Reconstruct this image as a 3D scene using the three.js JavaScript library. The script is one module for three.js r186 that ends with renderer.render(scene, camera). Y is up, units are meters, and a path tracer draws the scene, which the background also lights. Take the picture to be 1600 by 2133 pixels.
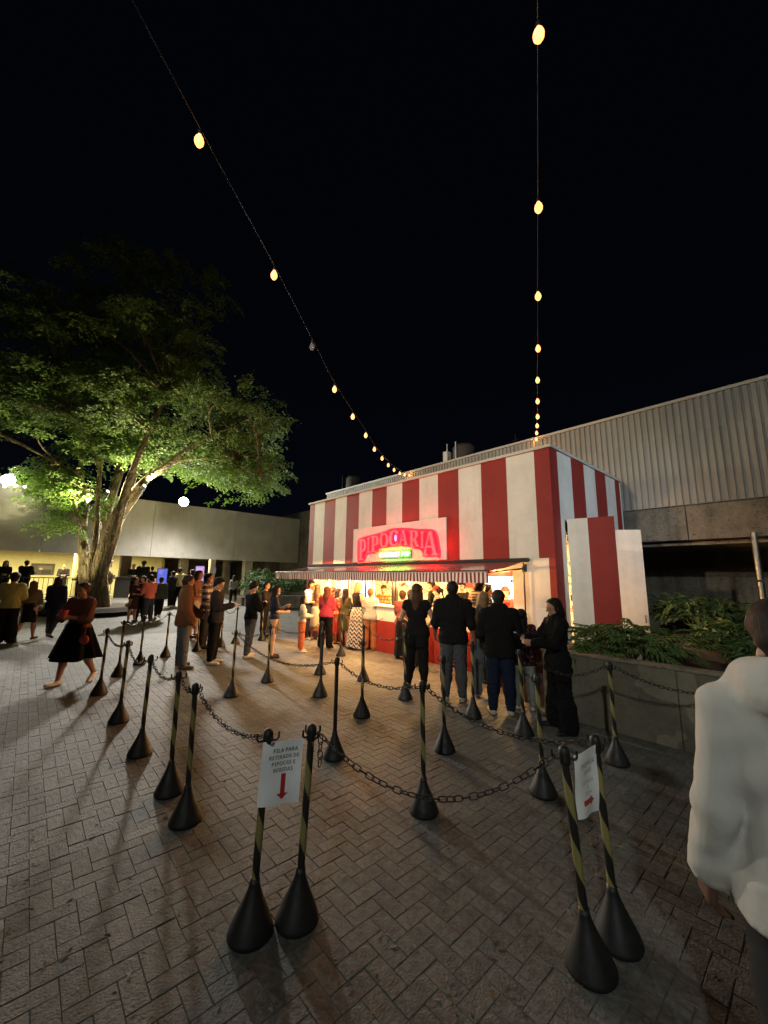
import * as THREE from 'three';
import { mergeGeometries } from 'three/addons/utils/BufferGeometryUtils.js';
import { FontLoader } from 'three/addons/loaders/FontLoader.js';
import { RectAreaLightUniformsLib } from 'three/addons/lights/RectAreaLightUniformsLib.js';

// ---------------------------------------------------------------- camera, sky, exposure
const scene = new THREE.Scene();
const FOCAL = 814.09, PITCH = 0.169, ROLL = 0.01524, EYE = 1.85;      // focal length in pixels of the 1600 x 2133 photograph
const camera = new THREE.PerspectiveCamera(2 * Math.atan(1066.5 / FOCAL) * 180 / Math.PI, 1600 / 2133, 0.05, 400);
camera.position.set(0, EYE, 0);
camera.rotation.order = 'YXZ';
camera.rotation.set(PITCH, 0, ROLL);
const renderer = new THREE.WebGLRenderer({ antialias: true });
renderer.toneMapping = THREE.LinearToneMapping;
renderer.toneMappingExposure = 1.0;
renderer.shadowMap.enabled = true;
RectAreaLightUniformsLib.init();
{ // a clear night sky above a city: almost black, a little bluer towards the horizon
  const w = 64, h = 32, d = new Float32Array(w * h * 4);
  for (let j = 0; j < h; j++) for (let i = 0; i < w; i++) {
    const up = Math.max(0, Math.sin((j + 0.5) / h * Math.PI - Math.PI / 2)), t = Math.pow(1 - up, 3);
    d.set([0.0007 + 0.0007 * t, 0.0010 + 0.0013 * t, 0.0019 + 0.0030 * t, 1], (j * w + i) * 4);
  }
  const t = new THREE.DataTexture(d, w, h, THREE.RGBAFormat, THREE.FloatType);
  t.mapping = THREE.EquirectangularReflectionMapping; t.magFilter = THREE.LinearFilter; t.needsUpdate = true;
  scene.background = t; scene.environment = t; scene.environmentIntensity = 1;
}
const moon = new THREE.DirectionalLight(0xcfdcff, 0.012);               // faint glow of the night sky
moon.position.set(-6, 30, 14); moon.shadow.radius = 40; moon.castShadow = true;
Object.assign(moon.shadow.camera, { left: -40, right: 40, top: 40, bottom: -40, far: 120 });
scene.add(moon, moon.target);

// ---------------------------------------------------------------- the courtyard frame: origin at the kiosk's front corner, x along its front to the right, z out of its front
const AZ = 0.7313, K = 1.0756;
const CORNER = new THREE.Vector3(2.8856 * K, 0, -6.5845 * K), TURN = -(Math.PI / 2 - AZ);
const V = (x, y, z) => new THREE.Vector3(x, y, z);
const toWorld = (p) => p.clone().applyAxisAngle(V(0, 1, 0), TURN).add(CORNER);
const toLocal = (p) => p.clone().sub(CORNER).applyAxisAngle(V(0, 1, 0), -TURN);
function ray(u, v) {                                                     // pixel of the photograph -> direction in the world
  const U = u - 800, W = v - 1066.5, a = U * Math.cos(ROLL) + W * Math.sin(ROLL), b = -U * Math.sin(ROLL) + W * Math.cos(ROLL);
  const yc = -b / FOCAL, c = Math.cos(PITCH), s = Math.sin(PITCH);
  return V(a / FOCAL, yc * c + s, yc * s - c);
}
const EYE_L = toLocal(V(0, EYE, 0));
const rayL = (u, v) => ray(u, v).applyAxisAngle(V(0, 1, 0), -TURN);
const onZ = (u, v, z = 0) => { const d = rayL(u, v); return EYE_L.clone().addScaledVector(d, (z - EYE_L.z) / d.z); };   // local point on the plane z
const onX = (u, v, x = 0) => { const d = rayL(u, v); return EYE_L.clone().addScaledVector(d, (x - EYE_L.x) / d.x); };
const onY = (u, v, y = 0) => { const d = rayL(u, v); return EYE_L.clone().addScaledVector(d, (y - EYE_L.y) / d.y); };
const TERRACE_X = -20.6, RAMP_X = -13.0, TERRACE_Y = 0.7;
const groundY = (x) => TERRACE_Y * THREE.MathUtils.clamp((RAMP_X - x) / (RAMP_X - TERRACE_X), 0, 1);
function onGround(u, v) {                                                // local point where a pixel's ray meets the paving
  let p = onY(u, v, 0);
  if (p.x > RAMP_X && rayL(u, v).y < 0) return p;
  for (let i = 0, y = 0; i < 40; i++) { p = onY(u, v, y); y = y * 0.5 + groundY(p.x) * 0.5; }
  return p;
}
// ---------------------------------------------------------------- random numbers, noise, textures, materials
let seed = 12345;
const rnd = () => { seed = (seed * 1664525 + 1013904223) >>> 0; return seed / 4294967296; };
const rr = (a, b) => a + (b - a) * rnd();
const gauss = () => Math.sqrt(-2 * Math.log(1 - rnd() * 0.9999)) * Math.cos(6.28318 * rnd());
const hash = (x, y, s = 0) => { let n = (x | 0) * 374761393 + (y | 0) * 668265263 + s * 974711; n = (n ^ (n >>> 13)) * 1274126177; return ((n ^ (n >>> 16)) >>> 0) / 4294967296; };
function vnoise(x, y, per, s = 0) {                                      // value noise that tiles with period per
  const xi = Math.floor(x), yi = Math.floor(y), fx = x - xi, fy = y - yi, m = (a) => ((a % per) + per) % per;
  const u = fx * fx * (3 - 2 * fx), w = fy * fy * (3 - 2 * fy);
  const a = hash(m(xi), m(yi), s), b = hash(m(xi + 1), m(yi), s), c = hash(m(xi), m(yi + 1), s), d = hash(m(xi + 1), m(yi + 1), s);
  return a + (b - a) * u + (c - a) * w + (a - b - c + d) * u * w;
}
const fbm = (x, y, per, s = 0, o = 4) => { let t = 0, a = 0.5, q = 0; for (let i = 0; i < o; i++) { t += a * vnoise(x, y, per, s + i * 7); q += a; x *= 2; y *= 2; per *= 2; a *= 0.5; } return t / q; };
function dataTex(n, fn, color, metres) {                                 // fn(u, v) in 0..1 -> [r, g, b] in 0..1 or a number
  const d = new Uint8Array(n * n * 4);
  for (let j = 0; j < n; j++) for (let i = 0; i < n; i++) {
    const c = fn(i / n, j / n), k = (j * n + i) * 4;
    if (typeof c === 'number') d[k] = d[k + 1] = d[k + 2] = Math.max(0, Math.min(255, c * 255)); else for (let q = 0; q < 3; q++) d[k + q] = Math.max(0, Math.min(255, c[q] * 255));
    d[k + 3] = 255;
  }
  const t = new THREE.DataTexture(d, n, n); t.wrapS = t.wrapT = THREE.RepeatWrapping; t.magFilter = THREE.LinearFilter; t.minFilter = THREE.LinearMipmapLinearFilter; t.generateMipmaps = true;
  if (color) t.colorSpace = THREE.SRGBColorSpace;
  if (metres) t.repeat.set(1 / metres, 1 / metres);
  t.needsUpdate = true; return t;
}
const lin = (r, g, b) => new THREE.Color().setRGB(r, g, b);
const mat = (r, g, b, rough = 0.8, more = {}) => new THREE.MeshStandardMaterial({ color: lin(r, g, b), roughness: rough, ...more });
const glow = (r, g, b, base = [0.5, 0.5, 0.5]) => new THREE.MeshStandardMaterial({ color: lin(...base), emissive: lin(r, g, b), roughness: 0.5 });
const plasterBump = dataTex(256, (u, v) => fbm(u * 48, v * 48, 48, 3, 3) * 0.6 + fbm(u * 6, v * 6, 6, 9, 3) * 0.4, false, 1.3);
const plasterTone = dataTex(512, (u, v) => { const a = fbm(u * 5, v * 5, 5, 21, 5), b = fbm(u * 40, v * 40, 40, 33, 2), st = Math.pow(fbm(u * 24, v * 3, 3 * 8, 55, 3), 3); const t = 0.93 + 0.12 * (a - 0.5) + 0.04 * (b - 0.5) - 0.08 * st; return [t, t * 0.99, t * 0.97]; }, true, 3.1);
const concreteTone = dataTex(512, (u, v) => { const a = fbm(u * 4, v * 4, 4, 71, 5), b = fbm(u * 60, v * 60, 60, 73, 2), pit = fbm(u * 90, v * 90, 90, 75, 1) > 0.86 ? 0.2 : 0; const st = Math.pow(fbm(u * 18, v * 2, 18, 77, 3), 2.2); const t = 0.78 + 0.42 * (a - 0.5) + 0.14 * (b - 0.5) - 0.22 * st - pit; return [t, t * 0.985, t * 0.95]; }, true, 2.7);
const concreteBump = dataTex(256, (u, v) => fbm(u * 30, v * 30, 30, 81, 4), false, 0.9);
const sheetTone = dataTex(512, (u, v) => { const a = fbm(u * 60, v * 2, 60, 91, 2), b = fbm(u * 5, v * 5, 5, 93, 4); const t = 0.86 + 0.16 * (b - 0.5) - 0.12 * Math.pow(a, 3); return [t, t * 0.99, t * 0.955]; }, true, 5.3);
const paverTone = dataTex(256, (u, v) => { const a = fbm(u * 50, v * 50, 50, 101, 3), b = fbm(u * 5, v * 5, 5, 103, 4); const t = 0.80 + 0.36 * (a - 0.5) + 0.40 * (b - 0.5); return [t, t * 0.985, t * 0.95]; }, true, 0.83);
const paverBump = dataTex(256, (u, v) => fbm(u * 60, v * 60, 60, 111, 3), false, 0.5);
const barkBump = dataTex(256, (u, v) => Math.abs(fbm(u * 16, v * 5, 16 * 8, 121, 4) - 0.5) * 2, false, 0.9);
const barkTone = dataTex(256, (u, v) => { const a = fbm(u * 14, v * 4, 56, 131, 4), b = fbm(u * 4, v * 4, 4, 133, 3); const t = 0.78 + 0.6 * (a - 0.45) + 0.3 * (b - 0.5); return [t, t * 0.95, t * 0.86]; }, true, 1.3);
const clothBump = dataTex(256, (u, v) => 0.6 * fbm(u * 12, v * 12, 12, 141, 4) + 0.4 * fbm(u * 60, v * 60, 60, 143, 2), false, 0.22);
const hairBump = dataTex(256, (u, v) => 0.75 * fbm(u * 90, v * 3, 90, 151, 3) + 0.25 * fbm(u * 14, v * 4, 14, 153, 3), false, 0.16);

const scuffTone = dataTex(256, (u, v) => { const a = fbm(u * 9, v * 9, 9, 401, 4), b = fbm(u * 70, v * 22, 70, 403, 2) > 0.74 ? 0.35 : 0; const t = 0.62 + 0.45 * (a - 0.5) + b; return [t, t * 0.99, t * 0.96]; }, true); scuffTone.repeat.set(2, 2);
const scuffRough = dataTex(256, (u, v) => 0.45 + 0.4 * fbm(u * 12, v * 12, 12, 411, 4), false); scuffRough.repeat.set(2, 2);
// ---------------------------------------------------------------- building blocks
function metricUV(g) {                                                   // uv in metres, from the axis a face points along
  const p = g.attributes.position, n = g.attributes.normal, uv = new Float32Array(p.count * 2);
  for (let i = 0; i < p.count; i++) {
    const ax = Math.abs(n.getX(i)), ay = Math.abs(n.getY(i)), az = Math.abs(n.getZ(i));
    if (ay >= ax && ay >= az) { uv[2 * i] = p.getX(i); uv[2 * i + 1] = p.getZ(i); }
    else if (ax >= az) { uv[2 * i] = p.getZ(i); uv[2 * i + 1] = p.getY(i); }
    else { uv[2 * i] = p.getX(i); uv[2 * i + 1] = p.getY(i); }
  }
  g.setAttribute('uv', new THREE.BufferAttribute(uv, 2)); return g;
}
const strip = (g) => { g = g.index ? g.toNonIndexed() : g; for (const k of Object.keys(g.attributes)) if (!['position', 'normal', 'uv', 'color'].includes(k)) g.deleteAttribute(k); return g; };
const merge = (list) => mergeGeometries(list.map(strip));
const box = (x0, y0, z0, x1, y1, z1) => { const g = new THREE.BoxGeometry(Math.abs(x1 - x0), Math.abs(y1 - y0), Math.abs(z1 - z0)); g.translate((x0 + x1) / 2, (y0 + y1) / 2, (z0 + z1) / 2); return metricUV(g); };
function bevelBox(x0, y0, z0, x1, y1, z1, b = 0.01) {                     // box whose edges are chamfered
  const w = x1 - x0 - 2 * b, h = y1 - y0 - 2 * b, s = new THREE.Shape([new THREE.Vector2(-w / 2, -h / 2), new THREE.Vector2(w / 2, -h / 2), new THREE.Vector2(w / 2, h / 2), new THREE.Vector2(-w / 2, h / 2)]);
  const g = new THREE.ExtrudeGeometry(s, { depth: Math.max(0.0005, z1 - z0 - 2 * b), bevelEnabled: true, bevelSize: b, bevelThickness: b, bevelSegments: 1 });
  g.translate((x0 + x1) / 2, (y0 + y1) / 2, z0 + b); return metricUV(g);
}
function rod(a, b, r0, r1 = r0, seg = 8) {                               // tapered rod between two points
  const d = b.clone().sub(a), g = new THREE.CylinderGeometry(r1, r0, d.length(), seg, 1);
  g.applyQuaternion(new THREE.Quaternion().setFromUnitVectors(V(0, 1, 0), d.clone().normalize()));
  g.translate((a.x + b.x) / 2, (a.y + b.y) / 2, (a.z + b.z) / 2); return g;
}
const lathe = (pts, seg = 24) => new THREE.LatheGeometry(pts.map(([r, y]) => new THREE.Vector2(r, y)), seg);
const taken = {};
const numbered = (n) => { const k = taken[n] = (taken[n] ?? -1) + 1; return k ? `${n}_${String(k).padStart(3, '0')}` : n; };
function part(name, g, m, parent, label) { const o = new THREE.Mesh(Array.isArray(g) ? merge(g) : g, m); o.name = name; parent.add(o); if (label) o.userData.label = label; return o; }
function atLocal(o, x, y, z, turn = 0) { o.position.copy(toWorld(V(x, y, z))); o.rotation.y = TURN + turn; return o; }
function thing(name, label, category, [x, y, z] = [0, 0, 0], turn = 0, group) {
  const o = new THREE.Group(); o.name = numbered(name); scene.add(o); atLocal(o, x, y, z, turn);
  o.userData = { label, category }; if (group) o.userData.group = group; return o;
}
function single(name, label, category, g, m, at = [0, 0, 0], turn = 0, group) {  // a thing that is one mesh
  const o = new THREE.Mesh(Array.isArray(g) ? merge(g) : g, m); o.name = numbered(name); scene.add(o); atLocal(o, ...at, turn);
  o.userData = { label, category }; if (group) o.userData.group = group; return o;
}
function structure(name, g, m) { const o = new THREE.Mesh(Array.isArray(g) ? merge(g) : g, m); o.name = numbered(name); scene.add(o); atLocal(o, 0, 0, 0); o.userData.kind = 'structure'; return o; }
function pointLight(parent, x, y, z, color, intensity, r = 1) { const l = new THREE.PointLight(color, intensity); l.position.set(x, y, z); l.castShadow = true; l.shadow.radius = r; parent.add(l); return l; }

const M = {
  white: mat(0.80, 0.77, 0.70, 0.75, { map: plasterTone, bumpMap: plasterBump, bumpScale: 0.003 }),
  red: mat(0.30, 0.018, 0.011, 0.7, { map: plasterTone, bumpMap: plasterBump, bumpScale: 0.003 }),
  fascia: mat(0.64, 0.635, 0.61, 0.8, { map: plasterTone, bumpMap: plasterBump, bumpScale: 0.004 }),
  yellowWall: mat(0.66, 0.60, 0.34, 0.8, { map: plasterTone, bumpMap: plasterBump, bumpScale: 0.003 }),
  concrete: mat(0.36, 0.34, 0.30, 0.9, { map: concreteTone, bumpMap: concreteBump, bumpScale: 0.006 }),
  sheet: mat(0.50, 0.49, 0.46, 0.55, { map: sheetTone }),
  black: mat(0.012, 0.012, 0.013, 0.55),
  blackPlastic: mat(0.013, 0.013, 0.0145, 0.9, { map: scuffTone, roughnessMap: scuffRough }),
  darkMetal: mat(0.05, 0.045, 0.04, 0.4, { metalness: 0.6 }),
  steel: mat(0.32, 0.32, 0.31, 0.4, { metalness: 1 }),
  aluminium: mat(0.5, 0.5, 0.5, 0.35, { metalness: 0.8 }),
  soil: mat(0.035, 0.026, 0.018, 1, { bumpMap: concreteBump, bumpScale: 0.02 }),
};
// ---------------------------------------------------------------- the ground
{ // far paving, one sheet to the horizon, rising in a ramp to the terrace
  const xs = [-140, -60, -34, TERRACE_X, -18.7, -16.8, -14.9, RAMP_X, -8, 0, 20, 120], zs = [-140, -60, -30, -15, -5, 5, 15, 30, 60, 140], pos = [], idx = [], uv = [];
  for (const z of zs) for (const x of xs) { pos.push(x, groundY(x) - 0.022, z); uv.push(x, z); }
  for (let j = 0; j < zs.length - 1; j++) for (let i = 0; i < xs.length - 1; i++) { const a = j * xs.length + i, b = a + 1, c = a + xs.length, d = c + 1; idx.push(a, c, b, b, c, d); }
  const g = new THREE.BufferGeometry(); g.setAttribute('position', new THREE.Float32BufferAttribute(pos, 3)); g.setAttribute('uv', new THREE.Float32BufferAttribute(uv, 2)); g.setIndex(idx); g.computeVertexNormals();
  structure('paved_ground', g, mat(0.175, 0.182, 0.178, 0.8, { map: paverTone, bumpMap: paverBump, bumpScale: 0.006 }));
}
{ // herringbone pavers, 20 x 10 cm, in the directions of the kiosk's walls
  const reach = 15.0, bed = new THREE.CircleGeometry(reach + 0.2, 48); bed.rotateX(-Math.PI / 2); bed.translate(EYE_L.x, -0.0045, EYE_L.z); metricUV(bed);
  const plaza = new THREE.Group(); plaza.name = 'courtyard_paving'; plaza.userData.kind = 'structure'; scene.add(plaza); atLocal(plaza, 0, 0, 0);
  part('sand_bed', bed, mat(0.12, 0.118, 0.108, 1, { bumpMap: paverBump, bumpScale: 0.01 }), plaza);
  const w = 0.1, gap = 0.0022, ch = 0.0026, L = w - gap / 2, l = w / 2 - gap / 2;
  const brick = () => { // chamfered top, no underside
    const P = [], I = [], q = (a, b, c, d) => { const k = P.length / 3; P.push(...a, ...b, ...c, ...d); I.push(k, k + 1, k + 2, k, k + 2, k + 3); };
    const r = (x, z, y) => [[-x, y, z], [x, y, z], [x, y, -z], [-x, y, -z]], T = r(L - ch, l - ch, 0), S = r(L, l, -ch), B = r(L, l, -0.03);
    q(...T); for (let i = 0; i < 4; i++) { const j = (i + 1) % 4; q(S[i], S[j], T[j], T[i]); q(B[i], B[j], S[j], S[i]); }
    const g = new THREE.BufferGeometry(); g.setAttribute('position', new THREE.Float32BufferAttribute(P, 3)); g.setIndex(I); return g;
  };
  const shapes = [0, 1, 2, 3].map((k) => { const g = brick().toNonIndexed(); g.computeVertexNormals(); metricUV(g); const uv = g.attributes.uv; for (let i = 0; i < uv.count; i++) uv.setXY(i, uv.getX(i) + k * 0.213, uv.getY(i) + k * 0.37); return g; });
  const tones = [[0.188, 0.198, 0.196], [0.176, 0.185, 0.184], [0.200, 0.208, 0.205], [0.184, 0.190, 0.185], [0.170, 0.178, 0.177]];
  const mats = [0.78, 0.9, 1.0, 1.1].flatMap((q) => tones.map((t) => mat(t[0] * q, t[1] * q, t[2] * q, 0.78, { map: paverTone, bumpMap: paverBump, bumpScale: 0.003 })));
  const list = [], cw = camera; camera.updateMatrixWorld(true); camera.updateProjectionMatrix();
  const n = Math.ceil(reach / w);
  const i0 = Math.round(EYE_L.x / w), j0 = Math.round(EYE_L.z / w);
  for (let i = i0 - n; i <= i0 + n; i++) for (let j = j0 - n; j <= j0 + n; j++) {
    const k = (((i - j) % 4) + 4) % 4; if (k !== 0 && k !== 3) continue;
    const x = k === 0 ? (i + 1) * w : (i + 0.5) * w, z = k === 0 ? (j + 0.5) * w : (j + 1) * w;
    if (x < RAMP_X + 0.2 || (z < -0.1 && x < 0.05 && x > -8.6) || (x > 0.25 && z < 1.2)) continue;
    const wp = toWorld(V(x, 0, z)), dist = Math.hypot(wp.x, wp.z); if (dist > reach) continue;
    const v = wp.clone().applyMatrix4(camera.matrixWorldInverse); if (v.z > 0.3) continue;
    const p = wp.clone().project(camera), seen = v.z < -0.05 && Math.abs(p.x) < 1.04 && Math.abs(p.y) < 1.04;
    if (!seen && dist > 3.2 && (v.z > -0.05 || Math.abs(p.x) > 1.5)) continue;
    list.push({ x, z, t: k === 0 ? 0 : Math.PI / 2, d: v.length(), seen, y: (hash(i, j, 5) - 0.5) * 0.0035, tx: (hash(i, j, 6) - 0.5) * 0.011, tz: (hash(i, j, 7) - 0.5) * 0.011, m: Math.floor(hash(i, j, 8) * 5), s: Math.floor(hash(i, j, 9) * 4), sh: 0.86 + 0.22 * hash(i, j, 10), dirt: fbm(x * 0.55 + 40, z * 0.55 + 40, 512, 301, 4), r: (hash(i, j, 11) - 0.5) * 0.012 });
  }
  list.sort((a, b) => (b.seen - a.seen) || (a.d - b.d));
  const put = (o, b) => { o.position.set(b.x, b.y, b.z); o.rotation.set(b.tx, b.t + b.r, b.tz); };
  list.slice(0, 300).forEach((b) => put(part('paver', shapes[b.s], mats[b.m + 5 * Math.max(0, Math.min(3, Math.floor((b.dirt - 0.28) * 9)))], plaza), b));
  const rest = list.slice(300), im = new THREE.InstancedMesh(shapes[0], mat(1, 1, 1, 0.72, { map: paverTone, bumpMap: paverBump, bumpScale: 0.004 }), rest.length), dm = new THREE.Object3D(), c = new THREE.Color();
  rest.forEach((b, i) => { put(dm, b); dm.updateMatrix(); im.setMatrixAt(i, dm.matrix); const t = tones[b.m]; im.setColorAt(i, c.setRGB(t[0] * b.sh * (0.55 + 0.9 * b.dirt), t[1] * b.sh * (0.55 + 0.9 * b.dirt), t[2] * b.sh * (0.55 + 0.9 * b.dirt))); });
  im.name = 'pavers'; im.userData.kind = 'stuff'; plaza.add(im);
  // dry leaves and crumbs blown over the paving
  seed = 606; const lg = new THREE.BufferGeometry(); lg.setAttribute('position', new THREE.Float32BufferAttribute([0, 0, 0, -0.011, 0.004, 0.02, 0, 0.001, 0.022, 0.011, 0.005, 0.02, 0, 0.006, 0.045], 3)); lg.setIndex([0, 1, 2, 0, 2, 3, 1, 4, 2, 2, 4, 3]); lg.computeVertexNormals();
  const fl = new THREE.InstancedMesh(lg, new THREE.MeshStandardMaterial({ color: lin(1, 1, 1), roughness: 0.9, side: THREE.DoubleSide }), 420);
  for (let i = 0; i < 420; i++) { const p = onY(rr(-100, 1700), 1290 + 840 * Math.pow(rnd(), 1.3), 0.003); dm.position.set(p.x, 0.004, p.z); dm.rotation.set(rr(-0.15, 0.1), rr(0, 6.28), rr(-0.2, 0.2)); dm.scale.setScalar(rr(0.35, 1.1)); dm.updateMatrix(); fl.setMatrixAt(i, dm.matrix); fl.setColorAt(i, c.setRGB(...[[0.09, 0.05, 0.025], [0.05, 0.03, 0.018], [0.13, 0.09, 0.04], [0.16, 0.15, 0.13]][Math.floor(rnd() * 4)])); }
  fl.name = 'fallen_leaves'; fl.userData.kind = 'stuff'; plaza.add(fl);
}
// ---------------------------------------------------------------- the kiosk
const H = 4.35, LEN = 8.49, DEP = 3.81, SW = LEN / 14, SD = DEP / 6, T = 0.12;   // height, front, side, stripe widths, wall thickness
const BAND = 2.27, SILL = 1.16, BASE = 0.79, HEAD = 2.06;
const kiosk = thing('popcorn_kiosk', 'large popcorn kiosk painted in wide red and white vertical stripes', 'kiosk');
{
  // striped upper front: each stripe a board of its own
  for (let k = 0; k < 15; k++) {
    const x1 = k === 0 ? 0 : -(k - 0.5) * SW, x0 = k === 14 ? -LEN : -(k + 0.5) * SW, redOne = k % 2 === 0;
    const y0 = k === 14 ? 0.0 : BAND;
    part(redOne ? 'red_stripe' : 'white_stripe', box(x0, y0, -T, x1, H, redOne ? 0.002 : 0), redOne ? M.red : M.white, kiosk);
  }
  // striped side with the doorway
  const d0 = -0.50, d1 = -2.66, dh = 3.0;
  for (let k = 0; k < 7; k++) {
    const z1 = k === 0 ? -T : -(k - 0.5) * SD, z0 = k === 6 ? -DEP : -(k + 0.5) * SD, redOne = k % 2 === 0, m = redOne ? M.red : M.white, nm = redOne ? 'red_stripe' : 'white_stripe', xo = redOne ? 0.002 : 0;
    const inD = (z) => z < d0 && z > d1;
    const cuts = [z1, z0, ...[d0, d1].filter((d) => d < z1 && d > z0)].sort((a, b) => b - a);
    for (let i = 0; i < cuts.length - 1; i++) { const mid = (cuts[i] + cuts[i + 1]) / 2; part(nm, box(-T, inD(mid) ? dh : 0, cuts[i + 1], xo, H, cuts[i]), m, kiosk); }
  }
  part('red_stripe', box(-T, 0, -T, 0.002, BAND, 0), M.red, kiosk);                // the corner strip that runs down to the ground
  part('wall_panel', box(-0.86, BASE - 0.02, -T, -T - 0.001, BAND - 0.001, 0), M.white, kiosk);         // white wall right of the serving windows
  part('red_base', box(-LEN + SW / 2 + 0.001, 0, -T - 0.01, -T - 0.001, BASE - 0.021, 0.045), M.red, kiosk);
  part('counter_front', bevelBox(-LEN + SW / 2 + 0.001, BASE - 0.02, -0.10, -0.861, SILL - 0.03, 0.05, 0.008), M.white, kiosk);
  part('counter_top', bevelBox(-LEN + SW / 2 + 0.001, SILL - 0.03, -0.34, -0.861, SILL + 0.012, 0.13, 0.008), mat(0.6, 0.58, 0.54, 0.3), kiosk);
  part('header', box(-LEN + SW / 2 + 0.001, HEAD, -T, -0.861, BAND - 0.001, -0.002), M.white, kiosk);
  part('red_header', box(-1.9, 1.93, -0.2, -0.862, HEAD - 0.002, -0.13), M.red, kiosk);
  // frames between the windows
  for (const x of [-8.12, -7.25, -6.12, -5.10, -4.30, -4.18]) part('window_post', box(x - 0.03, SILL + 0.013, -0.09, x + 0.03, HEAD, -0.02), x > -4.5 ? M.darkMetal : mat(0.42, 0.36, 0.27, 0.5), kiosk);
  // parapet cap, roof, rear and far walls, ceiling, floor
  part('parapet_cap', box(-LEN - 0.05, H, -0.16, 0.05, H + 0.055, 0.05), mat(0.62, 0.58, 0.5, 0.7, { map: plasterTone }), kiosk);
  part('parapet_cap', box(-0.16, H, -DEP, 0.05, H + 0.055, -0.161), mat(0.62, 0.58, 0.5, 0.7, { map: plasterTone }), kiosk);
  part('roof', box(-LEN + 0.02, H - 0.35, -DEP, -T - 0.002, H - 0.22, -T - 0.002), M.concrete, kiosk);
  part('back_wall', box(-LEN, 0, -DEP - 0.1, 0, H - 0.01, -DEP - 0.001), M.white, kiosk);
  part('side_wall', box(-LEN, 0, -DEP, -LEN + T, H - 0.36, -T - 0.001), M.white, kiosk);
  part('ceiling', box(-LEN + T + 0.002, 2.75, -2.7, -T - 0.003, 2.83, -T - 0.003), mat(0.7, 0.66, 0.58, 0.8), kiosk);
  part('floor', box(-LEN + T + 0.002, 0.0, -DEP, -T - 0.003, 0.03, -T - 0.012), mat(0.25, 0.23, 0.2, 0.6), kiosk);
  // room divider painted with brush doodles
  const c = document.createElement('canvas'); c.width = 2048; c.height = 768; const g = c.getContext('2d');
  g.fillStyle = '#e9dcb9'; g.fillRect(0, 0, 2048, 768);
  seed = 77;
  for (let i = 0; i < 120; i++) { g.strokeStyle = ['#463a2c', '#5d4b36', '#8a2b22', '#b08948'][Math.floor(rnd() * 4)]; g.lineWidth = rr(3, 9); g.beginPath(); let x = rnd() * 2048, y = rnd() * 420 + 60; g.moveTo(x, y); for (let k = 0; k < 5; k++) { const nx = x + rr(-46, 46), ny = y + rr(-38, 38); g.quadraticCurveTo(x + rr(-34, 34), y + rr(-34, 34), nx, ny); x = nx; y = ny; } g.stroke(); }
  const tex = new THREE.CanvasTexture(c); tex.colorSpace = THREE.SRGBColorSpace;
  const wall = new THREE.PlaneGeometry(LEN - 2 * T - 0.04, 2.7); wall.translate(-LEN / 2, 1.38, -2.64);
  part('room_divider', box(-LEN + T + 0.004, 0.031, -2.72, -T - 0.004, 2.74, -2.65), M.white, kiosk);
  part('mural', wall, new THREE.MeshStandardMaterial({ map: tex, roughness: 0.8 }), kiosk, 'cream mural with dark brush doodles');
  // two door leaves standing open at the side
  const leaf = (hx, hz, ex, ez, cols, label) => {
    const d = new THREE.Group(); d.name = 'door'; d.position.set(hx, 0, hz); d.rotation.y = -Math.atan2(ez - hz, ex - hx); kiosk.add(d); d.userData.label = label;
    const w = Math.hypot(ex - hx, ez - hz); let x = 0.035;
    for (const [f, m, nm] of cols) { part(nm, box(x, 0.06, -0.025, x + (w - 0.035) * f, 3.02, 0.025), m, d); x += (w - 0.035) * f; }
    part('handle', [rod(V(w - 0.07, 1.0, 0.05), V(w - 0.07, 1.15, 0.05), 0.009), rod(V(w - 0.07, 1.0, 0.02), V(w - 0.07, 1.0, 0.05), 0.008), rod(V(w - 0.07, 1.15, 0.02), V(w - 0.07, 1.15, 0.05), 0.008)], M.darkMetal, d);
    for (const y of [0.4, 1.5, 2.6]) part('hinge', rod(V(0.018, y, 0), V(0.018, y + 0.1, 0), 0.014), M.steel, d);
  };
  leaf(0.012, -0.49, 0.80, -0.66, [[0.45, M.white, 'white_stripe'], [0.55, M.red, 'red_stripe']], 'open door leaf, half white and half red');
  leaf(0.012, -2.66, 0.56, -3.07, [[1, M.white, 'white_stripe']], 'open white door leaf');
  // white board on the wall right of the windows
  part('notice_board', bevelBox(-0.40, 0.90, 0.002, -0.09, 1.36, 0.02, 0.004), mat(0.75, 0.72, 0.66, 0.6), kiosk);
  // sign panel
  part('sign_panel', bevelBox(-5.93, BAND + 0.03, 0.004, -2.46, 3.27, 0.05, 0.006), M.white, kiosk, 'white panel behind the neon letters');
}
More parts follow.
